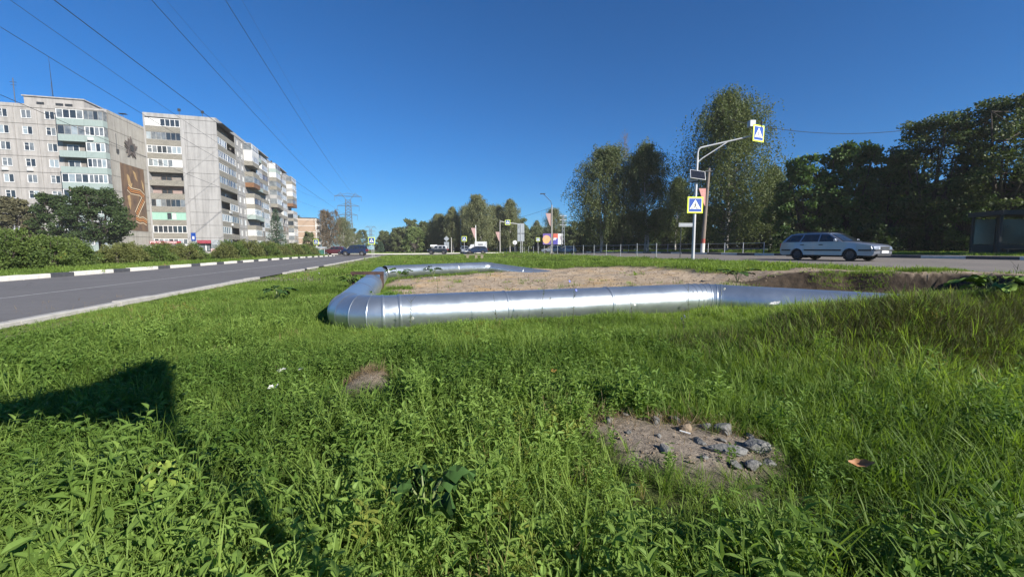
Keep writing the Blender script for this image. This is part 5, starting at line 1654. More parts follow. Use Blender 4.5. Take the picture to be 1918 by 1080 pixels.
def tree_meshes(gen, leafm, barkm, *a, seed=0, limbm=None, **k):
    rng = np.random.default_rng(seed)
    tk, br, (V, F, T) = gen(rng, *a, **k)
    return (tk.mesh('trunk', barkm, smooth=60) if tk.v else None, br.mesh('branches', limbm or barkm, smooth=60) if br.v else None, np_mesh('crown', V, F, leafm, dict(tone=T)))


def plant(name, label, cat, meshes, x, y, rz=0.0, s=1.0, group=None, z=None, sz=None, leafm=None):
    r = empty(name, (x, y, hz(x, y) if z is None else z), rz, label, cat, group)
    r.scale = (s, s, sz if sz else s)
    tk, br, cr = meshes
    t = None
    if tk is not None: t = put('trunk', tk, r)
    if br is not None: put('limbs', br, t if t is not None else r)
    o = put('crown', cr, r)
    if leafm is not None:
        o.material_slots[0].link = 'OBJECT'; o.material_slots[0].material = leafm
    return r


def at(px, Y, py=470):               # helper for laying trees out along their sight lines, at real distance Y
    return (px - 959) / 785.0 * Y, Y


# big birches behind the railing
bA = tree_meshes(gen_birch, M_BIRCHD, M_BBARK, 15.0, 11.0, 470, .19, seed=21, base=.10, trunks=2, limbm=M_LBARK)
bB = tree_meshes(gen_birch, M_BIRCHD, M_BBARK, 14.8, 10.4, 470, .19, seed=22, base=.16, trunks=2, limbm=M_LBARK)
bC = tree_meshes(gen_birch, M_BIRCHL, M_BBARK, 19.4, 13.2, 680, .20, seed=23, base=.06, droop=1.15, trunks=1, limbm=M_LBARK)
bD = tree_meshes(gen_birch, M_BIRCHL, M_BBARK, 13.5, 6.8, 300, .21, seed=24, base=.18, limbm=M_LBARK)
bE = tree_meshes(gen_birch, M_BIRCHD, M_BBARK, 13.0, 8.5, 340, .22, seed=25, base=.14, trunks=3, limbm=M_LBARK)
plant('birch_tree', 'big drooping birch with a pale trunk, left of the pair behind the railing', 'tree', bA, *at(1122, 60))
plant('birch_tree', 'big drooping birch with pale twin stems, right of the pair behind the railing', 'tree', bB, *at(1208, 60))
plant('birch_tree', 'tallest birch, hanging dark crown behind the main crossing pole', 'tree', bC, *at(1356, 52), rz=1.0)
plant('birch_tree', 'smaller birch in the gap between the birch pair and the tallest birch', 'tree', bD, *at(1262, 74), rz=2.0, s=.95)
plant('birch_tree', 'birch close against the right side of the tallest birch', 'tree', bD, *at(1438, 56), rz=4.0, s=.82)
# bare upper twigs
def bare_tree(label, x, y, h, seed):
    rng = np.random.default_rng(seed)
    tk = MB(); tk.tube([(0, 0, -.2), (.1, 0, h * .5), (0, .1, h)], [.012 * h, .007 * h, .01], 6)
    br = MB()
    for i in range(120):
        f = rng.uniform(.45, 1); a = rng.uniform(0, 2 * pi); r = 1.5 * (1.1 - f) + .3
        c = Vector((.1 * (1 - abs(2 * f - 1)), 0, h * f))
        e = c + Vector((cos(a) * r, sin(a) * r, rng.uniform(.4, 1.3)))
        br.tube([c, c.lerp(e, .5) + Vector((0, 0, .1)), e], [.02, .012, .004], 3, cap=False)
        for j in range(4):
            g = e + Vector(rng.normal(size=3) * .3) + Vector((0, 0, .25)); br.tube([c.lerp(e, rng.uniform(.4, 1)), g], [.008, .003], 3, cap=False)
    r = empty('bare_tree', (x, y, hz(x, y)), 0, label, 'tree'); put('trunk', tk.mesh('trunk', M_LBARK), r); put('crown', br.mesh('crown', mat('grey_twigs', (.17, .14, .13), .9, scale=3)), r)
bare_tree('leafless grey twigs poking up between the two big birches', *at(1163, 63), 16.6, 5)

# broad dark trees on the right
m1 = tree_meshes(gen_broad, M_MAPLE, M_BARK, 9.5, 8.0, 150, 105, .24, seed=31, base=.06, trunkh=.18)
m2 = tree_meshes(gen_broad, M_MAPLE, M_BARK, 10.5, 9.0, 165, 105, .25, seed=32, base=.06, trunkh=.2)
l1 = tree_meshes(gen_broad, M_LOCUST, M_BARK, 12.0, 10.8, 165, 125, .19, seed=33, base=.22, trunkh=.22, flat=.45, open_=.4, shell=.45, limbs=11)
l2 = tree_meshes(gen_broad, M_LOCUST, M_BARK, 12.8, 11.2, 165, 125, .19, seed=34, base=.20, trunkh=.2, flat=.45, open_=.4, shell=.40, limbs=12)
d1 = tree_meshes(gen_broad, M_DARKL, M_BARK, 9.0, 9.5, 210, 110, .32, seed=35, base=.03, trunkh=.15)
plant('maple_tree', 'bushy green maple just right of the tallest birch', 'tree', m1, *at(1497, 43), rz=.4)
plant('maple_tree', 'wide dark green maple above the silver station wagon', 'tree', m2, *at(1578, 42), rz=2.2)
plant('maple_tree', 'dark maple under the edge of the tall open crowned trees', 'tree', m1, *at(1655, 40), rz=3.6, s=.96)
plant('locust_tree', 'tall open crowned tree with sky showing through, right of the maples', 'tree', l1, *at(1730, 37.5), rz=.0)
plant('locust_tree', 'tallest open crowned tree with layered sprays at the right edge', 'tree', l2, *at(1862, 35), rz=1.1)
plant('locust_tree', 'open crowned tree cut by the right frame edge', 'tree', l1, *at(1990, 34), rz=2.5, s=1.0)
plant('locust_tree', 'open crowned street tree added beyond the right frame edge to shade the bus shelter', 'tree', l2, 38.5, 22.0, rz=2.2, s=.98)  # this unseen tree and the next were added to shade the shelter
plant('maple_tree', 'bushy unseen street tree added for shade beyond the right frame edge', 'tree', m2, 40.5, 15.0, rz=1.2, s=1.05)
plant('maple_tree', 'low dark tree behind the bus shelter', 'tree', m2, *at(1800, 36), rz=5.0, s=.66)
plant('maple_tree', 'low dark tree behind the right end of the bus shelter', 'tree', m1, *at(1905, 35), rz=.8, s=.70)
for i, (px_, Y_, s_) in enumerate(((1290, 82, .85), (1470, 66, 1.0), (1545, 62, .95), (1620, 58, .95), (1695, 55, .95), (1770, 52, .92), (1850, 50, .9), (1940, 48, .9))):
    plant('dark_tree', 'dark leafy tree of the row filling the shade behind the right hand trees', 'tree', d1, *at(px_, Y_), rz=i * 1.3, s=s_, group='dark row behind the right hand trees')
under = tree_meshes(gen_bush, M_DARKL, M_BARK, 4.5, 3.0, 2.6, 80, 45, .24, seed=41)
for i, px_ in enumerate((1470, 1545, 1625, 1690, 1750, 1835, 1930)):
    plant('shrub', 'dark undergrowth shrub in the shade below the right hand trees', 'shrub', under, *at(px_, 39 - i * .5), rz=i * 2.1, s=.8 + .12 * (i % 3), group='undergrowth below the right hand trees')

# middle distance, beyond the junction
plant('birch_tree', 'tall olive birch with forked white stems in the middle of the far row', 'tree', bE, *at(902, 106), rz=.3, s=1.08, leafm=M_FARL)
plant('birch_tree', 'slender pointed birch left of the tall olive one in the far row', 'tree', bD, *at(850, 108), rz=.3, s=.86, leafm=M_FARL)
plant('birch_tree', 'birch just right of the far crossing sign in the far row', 'tree', bD, *at(955, 108), rz=1.7, s=1.0, leafm=M_FARL)
plant('birch_tree', 'rounded birch behind the black car with the bright roof', 'tree', bE, *at(818, 116), rz=1.5, s=.80, leafm=M_FARL)
plant('birch_tree', 'birch in the far row between the slender and the tall olive birch', 'tree', bB, *at(876, 118), rz=3, s=.85, leafm=M_FARL)
plant('birch_tree', 'leaning birch between the rounded and the slender birches of the far row', 'tree', bB, *at(836, 112), rz=2, s=.68, leafm=M_FARL)
plant('birch_tree', 'twin stemmed birch right of the tall olive birch in the far row', 'tree', bA, *at(930, 110), rz=1, s=.82, leafm=M_FARL)
plant('birch_tree', 'narrow birch rising behind the right billboard face', 'tree', bA, *at(1041, 128), rz=3, s=.86, leafm=M_FARL)
plant('birch_tree', 'distant birch left of the billboard in the gap of the far row', 'tree', bD, *at(1005, 160), rz=1, s=.86, leafm=M_FARL)
for i, (px_, Y_, s_) in enumerate(((722, 150, .8), (748, 140, .9), (800, 124, 1.0), (835, 124, 1.15), (868, 120, 1.1), (900, 122, 1.1), (935, 122, 1.1), (970, 120, 1.05), (1003, 140, .9), (1030, 135, .8), (1060, 120, .8), (1080, 98, .8), (1110, 86, .82), (1150, 84, .85), (1190, 82, .9), (1235, 84, .95), (1330, 78, .95), (1385, 74, .9), (1425, 70, .95))):
    plant('dark_tree', 'dark bushy tree low behind the rows of birches', 'tree', d1, *at(px_, Y_), rz=i * 1.1, s=s_, group='dark trees behind the birches', leafm=M_FARD if i < 12 else None)
wl = tree_meshes(gen_broad, M_WILLOW, M_LBARK, 6.5, 8.0, 110, 85, .26, seed=51, base=.02, trunkh=.12, flat=.8)
plant('willow_tree', 'pale green rounded willow left of the junction cars', 'tree', wl, *at(778, 112), rz=0, s=1.05)
plant('willow_tree', 'pale green willow beside the end of the left road lawn', 'tree', wl, *at(745, 150), rz=2, s=1.05)
d2 = tree_meshes(gen_broad, M_DARKL, M_LBARK, 9.5, 8.5, 110, 85, .30, seed=52, base=.05, trunkh=.15)
plant('broadleaf_tree', 'dark tree topping the pale willow left of the junction', 'tree', d2, *at(772, 140), rz=0, s=1.15, leafm=M_FARD)
plant('broadleaf_tree', 'low dark tree right of the middle crossing sign', 'tree', d2, *at(722, 175), rz=1, s=.9, leafm=M_FARD)
plant('broadleaf_tree', 'distant low tree beyond the navy off-road car', 'tree', d2, *at(682, 230), rz=2, s=1.2, leafm=M_FARD)
plant('broadleaf_tree', 'tree before the distant white block between the pylon legs', 'tree', d2, *at(662, 185), rz=3, s=1.05, leafm=M_FARD)
br1 = tree_meshes(gen_birch, M_BROWNL, M_BBARK, 14.0, 8.0, 220, .22, seed=53, base=.08, trunks=3, limbm=M_LBARK)
plant('birch_tree', 'browning birch clump with white stems beside the peach block', 'tree', br1, *at(620, 135), rz=0, s=.98)
plant('birch_tree', 'greener birch right of the browning clump near the pylon', 'tree', bB, *at(648, 150), rz=1, s=.82, leafm=M_FARL)
plant('broadleaf_tree', 'dark shrubby tree behind the left crossing sign', 'tree', d2, *at(583, 95), rz=1, s=.52, leafm=M_FARD)
plant('broadleaf_tree', 'tree top showing above the peach block roof', 'tree', d2, *at(556, 250), rz=1, s=2.2, leafm=M_FARD)
fd = tree_meshes(gen_broad, M_DARKL, M_LBARK, 11, 15, 170, 90, .55, seed=54, base=.0, trunkh=.1)
rng = random.Random(8)
for i in range(30):
    u_ = -75 + i * 8.0; v_ = 185 + rng.uniform(-15, 25) + (0 if u_ > 5 else 60)
    x_, y_ = W(u_, v_)
    if -118 < x_ < -60 and y_ > 120: continue
    plant('distant_tree', 'hazy tree of the distant belt closing the horizon behind the junction', 'tree', fd, x_, y_, rz=i, s=.75 + .25 * rng.random(), group='distant tree belt', leafm=M_FARD)

# left: trees in front of the first block, spruce, hedges
p1 = tree_meshes(gen_broad, M_DARKL, M_BARK, 10.0, 11.0, 190, 110, .26, seed=61, base=.20, trunkh=.22, flat=.6, shell=.4)
p2 = tree_meshes(gen_broad, M_DARKL, M_BARK, 9.2, 8.0, 120, 95, .25, seed=62, base=.18, trunkh=.2, flat=.6, shell=.4)
p3 = tree_meshes(gen_broad, M_PURPL, M_BARK, 8.6, 7.4, 150, 105, .25, seed=63, base=.20, trunkh=.22, flat=.6, shell=.4)
plant('broadleaf_tree', 'large dark round tree in front of the mural wall', 'tree', p1, *at(196, 61), rz=.5, s=1.0)
plant('broadleaf_tree', 'dark tree left of the large round one before the grey block', 'tree', p2, *at(112, 62), rz=1.5, s=1.0)
plant('broadleaf_tree', 'thin reddish leaved tree at the left edge before the grey block', 'tree', p3, *at(40, 61), rz=2.5, s=1.0)
plant('broadleaf_tree', 'reddish leaved tree cut by the left frame edge', 'tree', p3, *at(-40, 61), rz=4.5, s=1.0)
plant('spruce_tree', 'dark conical spruce in front of the long block', 'tree', tree_meshes(gen_spruce, M_SPRUCE, M_BARK, 8.4, 4.6, seed=71), *at(523, 76))
plant('spruce_tree', 'small blue grey spruce low beside the far end of the left hedge', 'tree', tree_meshes(gen_spruce, M_SPRUCE, M_BARK, 3.2, 2.6, seed=72), *at(716, 118))

bu = [tree_meshes(gen_bush, M_BUSHG, M_BARK, 3.0, 2.2, 1.65, 150, 60, .085, seed=81), tree_meshes(gen_bush, M_BUSHG, M_BARK, 2.6, 2.0, 1.35, 130, 60, .085, seed=82), tree_meshes(gen_bush, M_BUSHO, M_BARK, 2.6, 2.0, 1.30, 130, 60, .085, seed=83)]
hedge = [(21.3, -16.6, 0, 1.05, 'A'), (22.6, -18.0, 0, 1.15, 'A'), (23.0, -16.1, 1, 1.05, 'A'), (24.3, -16.4, 0, .92, 'A'), (20.2, -18.2, 1, 1.1, 'A')]
vv = 27.6
k = 0
while vv < 36.6: hedge.append((vv, -16.2 - .5 * (k % 2), 2 if k % 3 != 2 else 1, 0.88 + .1 * (k % 2), 'B')); vv += 1.75; k += 1
vv = 40.8
while vv < 74: hedge.append((vv, -16.0 - .5 * (k % 2), (2, 1, 2)[k % 3], 1.02 + .16 * (k % 3), 'C')); vv += 2.5; k += 1
HL = {'A': ('round green bush of the clump by the kerb at the left frame edge', 'bushes at the left edge'), 'B': ('olive and yellowing bush of the middle hedge beside the painted kerb', 'middle hedge bushes'), 'C': ('olive bush of the long far hedge running up to the left crossing sign', 'far hedge bushes')}
ORD = ['leftmost', 'second from the left', 'third from the left', 'fourth from the left', 'fifth from the left', 'sixth from the left', 'seventh from the left', 'eighth from the left', 'ninth from the left', 'tenth from the left',
       'eleventh from the left', 'twelfth from the left', 'thirteenth from the left', 'fourteenth from the left', 'fifteenth from the left', 'sixteenth from the left', 'seventeenth from the left', 'eighteenth from the left', 'nineteenth from the left', 'twentieth from the left']
HL = {'A': ('round green bush, %s of the clump by the kerb', 'bushes at the left edge'), 'B': ('olive yellowing bush, %s in the middle hedge by the kerb', 'middle hedge bushes'), 'C': ('olive bush, %s in the long far hedge by the kerb', 'far hedge bushes')}
hedge.sort(key=lambda h: W(h[1], h[0])[0] / W(h[1], h[0])[1])
cnt = {'A': 0, 'B': 0, 'C': 0}
for i, (v_, u_, m_, s_, g_) in enumerate(hedge):
    x_, y_ = W(u_, v_)
    plant('bush', HL[g_][0] % ORD[cnt[g_]], 'bush', bu[m_], x_, y_, rz=i * 1.9, s=s_, group=HL[g_][1]); cnt[g_] += 1
for g_, form in (('dark row behind the right hand trees', 'dark leafy tree, %s in the shaded row behind the right hand trees'), ('undergrowth below the right hand trees', 'dark shrub, %s in the undergrowth below the right hand trees'), ('dark trees behind the birches', 'low bushy dark tree, %s of those behind the birches')):
    for o_, t_ in zip(sorted([o for o in COL.objects if o.get('group') == g_], key=lambda o: o.location.x / o.location.y), ORD): o_['label'] = form % t_
# ------------------------------------------------------------------ grass and weeds
M_GRASS = leaf_mat('grass_blades', (.084, .148, .024), (.228, .328, .068), (.30, .24, .11), trans=.46, rough=.55, inst=True, spec=.2)
M_WEED = leaf_mat('weed_leaves', (.082, .158, .026), (.232, .345, .078), (.25, .22, .04), trans=.44, rough=.55, inst=True, spec=.2)
M_SHADE_THATCH = leaf_mat('shade_darkened_thatch', (.045, .050, .018), (.115, .115, .045), None, trans=.25, rough=.7, inst=True, spec=.2)  # old grass whose dark tone stands in for shade on the mound
M_DRYG = leaf_mat('dry_grass', (.16, .115, .065), (.34, .26, .16), None, trans=.3, rough=.7, inst=True, spec=.2)


def blade(mb, base, az, lean, L_, w, curve, segs=3):
    d = np.array([cos(az), sin(az), 0.0]); s = np.array([-sin(az), cos(az), 0.0])
    p = np.array(base, float); ang = lean
    vs = []; n0 = len(mb.v)
    for k in range(segs):
        ww = w * (1 - .25 * k / segs) * (.75 if k == 0 else 1)
        vs += [p - s * ww / 2, p + s * ww / 2]
        p = p + (d * sin(ang) + np.array([0, 0, 1]) * cos(ang)) * L_ / segs
        ang += curve / segs
    vs.append(p)
    fs = [(2 * k, 2 * k + 1, 2 * k + 3, 2 * k + 2) for k in range(segs - 1)] + [(2 * segs - 2, 2 * segs - 1, 2 * segs)]
    mb.add(vs, fs)


def tuft(seed, n, rad, lmin, lmax, w, segs=3, spread=.5, curve=1.0):
    r = random.Random(seed); mb = MB()
    for i in range(n):
        a = r.uniform(0, 2 * pi); q = rad * sqrt(r.random())
        blade(mb, (cos(a) * q, sin(a) * q, -.015), a + r.gauss(0, .9), abs(r.gauss(0, spread)), r.uniform(lmin, lmax), w * r.uniform(.6, 1.35), r.uniform(.1, 1.5) * curve, segs)
    return mb


def leaf(mb, p, az, el, L_, w, fold=.25, droop=.35):
    """pointed leaf with a folded midrib"""
    d = np.array([cos(az) * cos(el), sin(az) * cos(el), sin(el)]); s = np.array([-sin(az), cos(az), 0.0]); up = np.cross(d, s) * -1
    up = np.cross(s, d) if np.cross(s, d)[2] > 0 else -np.cross(s, d)
    p = np.array(p, float)
    m1 = p + d * L_ * .35; m2 = p + d * L_ * .70 - up * L_ * droop * .12; t = p + d * L_ - up * L_ * droop * .38
    e = up * w * fold
    mb.add([p, m1 + s * w / 2 + e, m1, m1 - s * w / 2 + e, m2 + s * w * .36 + e * .7, m2, m2 - s * w * .36 + e * .7, t],
           [(0, 2, 1), (0, 3, 2), (1, 2, 5, 4), (2, 3, 6, 5), (4, 5, 7), (5, 6, 7)])


def weed(seed, stems, h, nl, L_, w, spread=.12):
    r = random.Random(seed); mb = MB()
    for s in range(stems):
        a = r.uniform(0, 2 * pi); q = spread * sqrt(r.random())
        x, y = cos(a) * q, sin(a) * q
        hh = h * r.uniform(.55, 1.1); dx, dy = cos(a) * hh * r.uniform(0, .45), sin(a) * hh * r.uniform(0, .45)
        mb.tube([(x, y, -.02), (x + dx * .4, y + dy * .4, hh * .6), (x + dx, y + dy, hh)], [.0022, .0018, .001], 3, cap=False)
        for k in range(nl):
            f = .15 + .85 * (k + r.random() * .6) / nl
            leaf(mb, (x + dx * f, y + dy * f, hh * f), k * 2.4 + r.uniform(-.5, .5), r.uniform(-.1, .9), L_ * r.uniform(.6, 1.25) * (1.1 - .4 * f), w * r.uniform(.7, 1.2) * (1.1 - .4 * f))
    return mb


def rosette(seed, n, L_, w):
    r = random.Random(seed); mb = MB()
    for k in range(n): leaf(mb, (r.uniform(-.01, .01), r.uniform(-.01, .01), .005), 2 * pi * k / n + r.uniform(-.3, .3), r.uniform(.2, 1.0), L_ * r.uniform(.7, 1.2), w * r.uniform(.8, 1.2), droop=.6)
    return mb


def scatter(name, protos, m, X, Y, Z, rng, smin, smax, tilt, tone, label, cat, sz=None):
    """one object of ground cover: points that carry copies of a few tufts"""
    c = bpy.data.collections.new(name + ' tufts')
    for mb in protos:
        me = mb.mesh(name + '_tuft', m)
        c.objects.link(bpy.data.objects.new(name + '_tuft', me))
    n = len(X)
    me = bpy.data.meshes.new(name)
    me.vertices.add(n); me.vertices.foreach_set('co', np.stack([X, Y, Z], -1).astype(np.float32).ravel())
    me.materials.append(m)
    def fa(nm, ty, arr):
        a = me.attributes.new(nm, ty, 'POINT')
        a.data.foreach_set('vector' if ty == 'FLOAT_VECTOR' else 'value', np.ascontiguousarray(arr).ravel())
    rot = np.stack([rng.normal(size=n) * tilt, rng.normal(size=n) * tilt, rng.random(n) * 2 * pi], -1).astype(np.float32)
    fa('turn', 'FLOAT_VECTOR', rot)
    s = rng.uniform(smin, smax, n)
    s = s * (.66 + .5 * N1(X * 1.3 + 50, Y * 1.3)) * (1 - .55 * ((UV(X, Y)[0] > -5.3) & (UV(X, Y)[0] < -4.4))) * (.90 - .42 * 1.2 * np.exp(-(((X - .80) / .58) ** 4 + ((Y - 1.60) / .40) ** 4)) - .75 * np.exp(-(((X + 1.0) / .26) ** 4 + ((Y - 2.7) / .32) ** 4)) - .34 * ((Y > 4.4) & (Y < 7.4) & (X < 3) & (X > -2.8)) - .3 * ((Y > 13) & (Y < 19) & (X > -4.8) & (X < 0)))
    s = s.astype(np.float32)
    fa('size', 'FLOAT', s); fa('tone', 'FLOAT', np.clip(tone, 0, 1).astype(np.float32)); fa('pick', 'INT', rng.integers(0, len(protos), n).astype(np.int32))
    ng = bpy.data.node_groups.new(name, 'GeometryNodeTree')
    ng.interface.new_socket('Geometry', in_out='INPUT', socket_type='NodeSocketGeometry'); ng.interface.new_socket('Geometry', in_out='OUTPUT', socket_type='NodeSocketGeometry')
    N = ng.nodes; Lk = ng.links.new
    gi = N.new('NodeGroupInput'); go = N.new('NodeGroupOutput'); ip = N.new('GeometryNodeInstanceOnPoints'); ci = N.new('GeometryNodeCollectionInfo')
    ci.inputs['Collection'].default_value = c; ci.inputs['Separate Children'].default_value = True; ci.inputs['Reset Children'].default_value = True
    def na(nm, ty):
        a = N.new('GeometryNodeInputNamedAttribute'); a.data_type = ty; a.inputs[0].default_value = nm; return a.outputs[0]
    e2r = N.new('FunctionNodeEulerToRotation')
    Lk(na('turn', 'FLOAT_VECTOR'), e2r.inputs[0])
    Lk(gi.outputs[0], ip.inputs['Points']); Lk(ci.outputs[0], ip.inputs['Instance']); ip.inputs['Pick Instance'].default_value = True
    Lk(na('pick', 'INT'), ip.inputs['Instance Index']); Lk(e2r.outputs[0], ip.inputs['Rotation']); Lk(na('size', 'FLOAT'), ip.inputs['Scale'])
    Lk(ip.outputs[0], go.inputs[0])
    o = put(name, me)
    mod = o.modifiers.new('tufts', 'NODES'); mod.node_group = ng
    return tag(o, label, cat, kind='stuff')


rng = np.random.default_rng(5)


def sample(n, x0, x1, y0, y1, keep):
    X = rng.uniform(x0, x1, n); Y = rng.uniform(y0, y1, n)
    inview = np.abs(X) < 1.32 * Y + 2.6
    X, Y = X[inview], Y[inview]
    m = masks(X, Y)
    k = rng.random(len(X)) < keep(X, Y, m)
    X, Y = X[k], Y[k]
    return X, Y, height(X, Y), {a: b[k] for a, b in m.items()}


def lawn_keep(X, Y, m):
    u = m['u']; v = m['v']
    on = ((u > -5.15) & (u < 15.45) & (v < 69.7)) | ((u < -12.75) & (u > -60) & (v < 69.7)) | ((u > 30.8) & (u < 60) & (v < 69.7)) | ((v > 92.8) & (v < 150))
    f = (1 - .999 * np.minimum(1, 1.6 * m['sand']) * (1 - .05 * (N3(X * 1.2, Y * 1.2) > .82))) * (1 - .97 * m['dirt'] * (N2(X * .9, Y * .9) < .74)) * (1 - .96 * m['pit']) * (1 - .97 * m['bare'] * (m['strip'] < .05)) * (1 - .62 * m['strip'])
    return on * f * (1 - .55 * m['shade_thatch'])


def tone_of(X, Y, m, rng_):
    t = .12 + .62 * N1(X * .6, Y * .6) + .35 * (N2(X * 2.3, Y * 2.3) - .5) + rng_.normal(size=len(X)) * .13
    return np.clip(t, 0, .9) + (rng_.random(len(X)) < (.04 + .30 * m['strip'])) * .3


patchy = lambda X, Y: sstep(.40, .62, N1(X * .75 + 31, Y * .75 + 5))
GP = [tuft(i, 22, .055, .07, .20, .0050) for i in range(5)]
GPL = [tuft(20 + i, 16, .05, .14, .34, .0065, 4, .42, 1.2) for i in range(4)]
GPF = [tuft(40 + i, 26, .16, .06, .17, .011, 2, .5) for i in range(4)]
GPFF = [tuft(60 + i, 26, .42, .08, .26, .03, 2, .5) for i in range(3)]
# short fine turf near the camera
X, Y, Z, m = sample(58000, -8.5, 9, -.15, 5.2, lambda X, Y, m: lawn_keep(X, Y, m) * (1 - .55 * patchy(X, Y) * (X < 1.5)))
scatter('grass', GP, M_GRASS, X, Y, Z, rng, .7, 1.25, .18, tone_of(X, Y, m, rng), 'fine green grass covering the near lawn', 'grass')
# long blades, thickest on the heaped earth at right and at the front
longk = lambda X, Y, m: lawn_keep(X, Y, m) * (.25 + .75 * sstep(.45, .65, N2(X * .8 + 9, Y * .8)) + .6 * (X > 1.2) * (Y > 1.2))
X, Y, Z, m = sample(19000, -7, 10, -.1, 6.6, longk)
scatter('tall_grass', GPL, M_GRASS, X, Y, Z, rng, .6, 1.15, .2, tone_of(X, Y, m, rng) + .05, 'long bent grass blades standing above the lawn', 'grass')
X, Y, Z, m = sample(70000, -15, 17, 5.0, 13, lambda X, Y, m: lawn_keep(X, Y, m))
scatter('grass', GPF, M_GRASS, X, Y, Z, rng, .6, 1.15, .15, tone_of(X, Y, m, rng), 'grass of the lawn around the pipes', 'grass')
X, Y, Z, m = sample(60000, -40, 40, 12.5, 40, lambda X, Y, m: lawn_keep(X, Y, m) * (.4 + .6 * (Y < 26)))
scatter('grass', GPFF, M_GRASS, X, Y, Z, rng, .55, .95, .15, tone_of(X, Y, m, rng), 'grass of the far lawn and verges', 'grass')
X, Y, Z, m = sample(60000, -75, 60, 38, 140, lambda X, Y, m: lawn_keep(X, Y, m) * .6)
scatter('grass', GPFF, M_GRASS, X, Y, Z, rng, .9, 1.6, .12, tone_of(X, Y, m, rng), 'distant grass towards the junction', 'grass')
# broad leaved weeds
WD = [weed(100 + i, 5, .20, 8, .055, .022, .07) for i in range(4)] + [weed(110 + i, 4, .26, 9, .07, .026, .06) for i in range(3)] + [rosette(120 + i, 9, .11, .034) for i in range(2)]
WS = [weed(130 + i, 6, .12, 7, .034, .019, .08) for i in range(4)]
X, Y, Z, m = sample(15500, -6, 6, -.1, 5.5, lambda X, Y, m: lawn_keep(X, Y, m) * (1 - .8 * np.exp(-(((X - .9) / .6) ** 4 + ((Y - 1.7) / .42) ** 4))) * (.22 + .78 * patchy(X, Y)) * (1 - .75 * (X > 1.5)) * (1 - .5 * sstep(2.5, 4.5, Y)))
scatter('weeds', WD, M_WEED, X, Y, Z, rng, .6, 1.2, .2, tone_of(X, Y, m, rng) + .05, 'broad leaved weeds mixed through the near grass', 'weeds')
X, Y, Z, m = sample(52000, -12, 9, .3, 10, lambda X, Y, m: lawn_keep(X, Y, m) * (.1 + .9 * patchy(X + 3, Y)) * (1 - .8 * (X > 2)))
scatter('weeds', WS, M_WEED, X, Y, Z, rng, .7, 1.35, .2, tone_of(X, Y, m, rng), 'small leaved weeds carpeting the lawn', 'weeds')
# dry stalks
DP = [tuft(200 + i, 14, .06, .05, .16, .0035, 2, 1.1, .6) for i in range(4)]
def dryk(X, Y, m):
    d1 = np.exp(-(((X + 1.05) / .16) ** 2 + ((Y - 2.98) / .14) ** 2))
    d2 = np.exp(-(((X - 3.9) / 1.7) ** 2 + ((Y - 4.0) / .8) ** 2)) * .55 + np.exp(-(((X - 5.6) / 1.8) ** 2 + ((Y - 4.2) / .9) ** 2)) * .6
    return np.clip(d1 * 1.5 + d2 * .75 + .5 * (N3(X * .9 + 4, Y * .9) > .80) * (Y < 8) + .5 * m['strip'] * (Y > 4) + .55 * m['bare'] * (poly_sd(X, Y, STRAWPATCH) < .08) + .09 * (Y < 9), 0, 1)
X, Y, Z, m = sample(42000, -9, 9, .2, 12, dryk)
scatter('dry_grass', DP, M_DRYG, X, Y, Z, rng, .6, 1.2, .3, rng.random(len(X)), 'straw coloured dead grass in tufts and worn patches', 'dry grass')
TP = [tuft(220 + i, 18, .07, .10, .30, .004, 3, .9, 1.4) for i in range(4)]
X, Y, Z, m = sample(30000, 1.5, 8, 2.4, 6, lambda X, Y, m: np.clip(m['shade_thatch'] * 1.1, 0, 1))
scatter('dry_grass', TP, M_SHADE_THATCH, X, Y, Z, rng, .7, 1.2, .35, rng.random(len(X)), 'dull olive old grass, darkened for shade, on the front of the heaped earth', 'dry grass')
n_ = 260
X = -1.05 + rng.normal(size=n_) * .11; Y = 2.97 + rng.normal(size=n_) * .085
scatter('dry_grass', DP, M_DRYG, X, Y, height(X, Y), rng, .55, .95, .45, rng.random(n_) * .8, 'heap of dead straw coloured grass left of the middle of the lawn', 'dry grass')
n_ = 150
X = rng.uniform(.3, 1.3, n_); Y = 2.16 + rng.normal(size=n_) * .07 - .12 * np.abs(X - .8)
scatter('dry_grass', DP, M_DRYG, X, Y, height(X, Y), rng, .4, .8, .5, rng.random(n_) * .8, 'dead grass stubble along the back of the rubble patch', 'dry grass')
# ------------------------------------------------------------------ small things on the lawn
M_STONE = mat('grey_stone', (.20, .20, .19), .9, c2=(.10, .10, .097), scale=14, bump=.6, bscale=60)
M_STONEB = mat('tan_stone', (.25, .19, .13), .9, c2=(.15, .115, .08), scale=14, bump=.5, bscale=60)


def rock(label, x, y, sx, sy, sz, seed, rz=0.0, m=M_STONE, dz=0.0):
    bm = bmesh.new(); bmesh.ops.create_icosphere(bm, subdivisions=3, radius=1)
    rg = np.random.default_rng(seed)
    planes = unit(rg, 9)
    for v in bm.verts:
        p_ = np.array(v.co)
        lim = min([(rg_d / max(1e-3, float(p_ @ q))) if (p_ @ q) > .05 else 9 for q, rg_d in zip(planes, np.linspace(.50, .82, 9))])
        p_ = p_ * min(1.0, lim) * (1 + .04 * math.sin(9 * p_[0] + seed) * math.cos(8 * p_[1]))
        v.co = (p_[0] * sx / 2, p_[1] * sy / 2, p_[2] * sz / 2)
    me = bpy.data.meshes.new('stone'); bm.to_mesh(me); bm.free(); me.materials.append(m)
    me.polygons.foreach_set('use_smooth', [True] * len(me.polygons)); me.set_sharp_from_angle(angle=R(14))
    o = put('stone', me, None, (x, y, hz(x, y) + sz * .18 + dz), (0, 0, rz))
    return tag(o, label, 'stone')


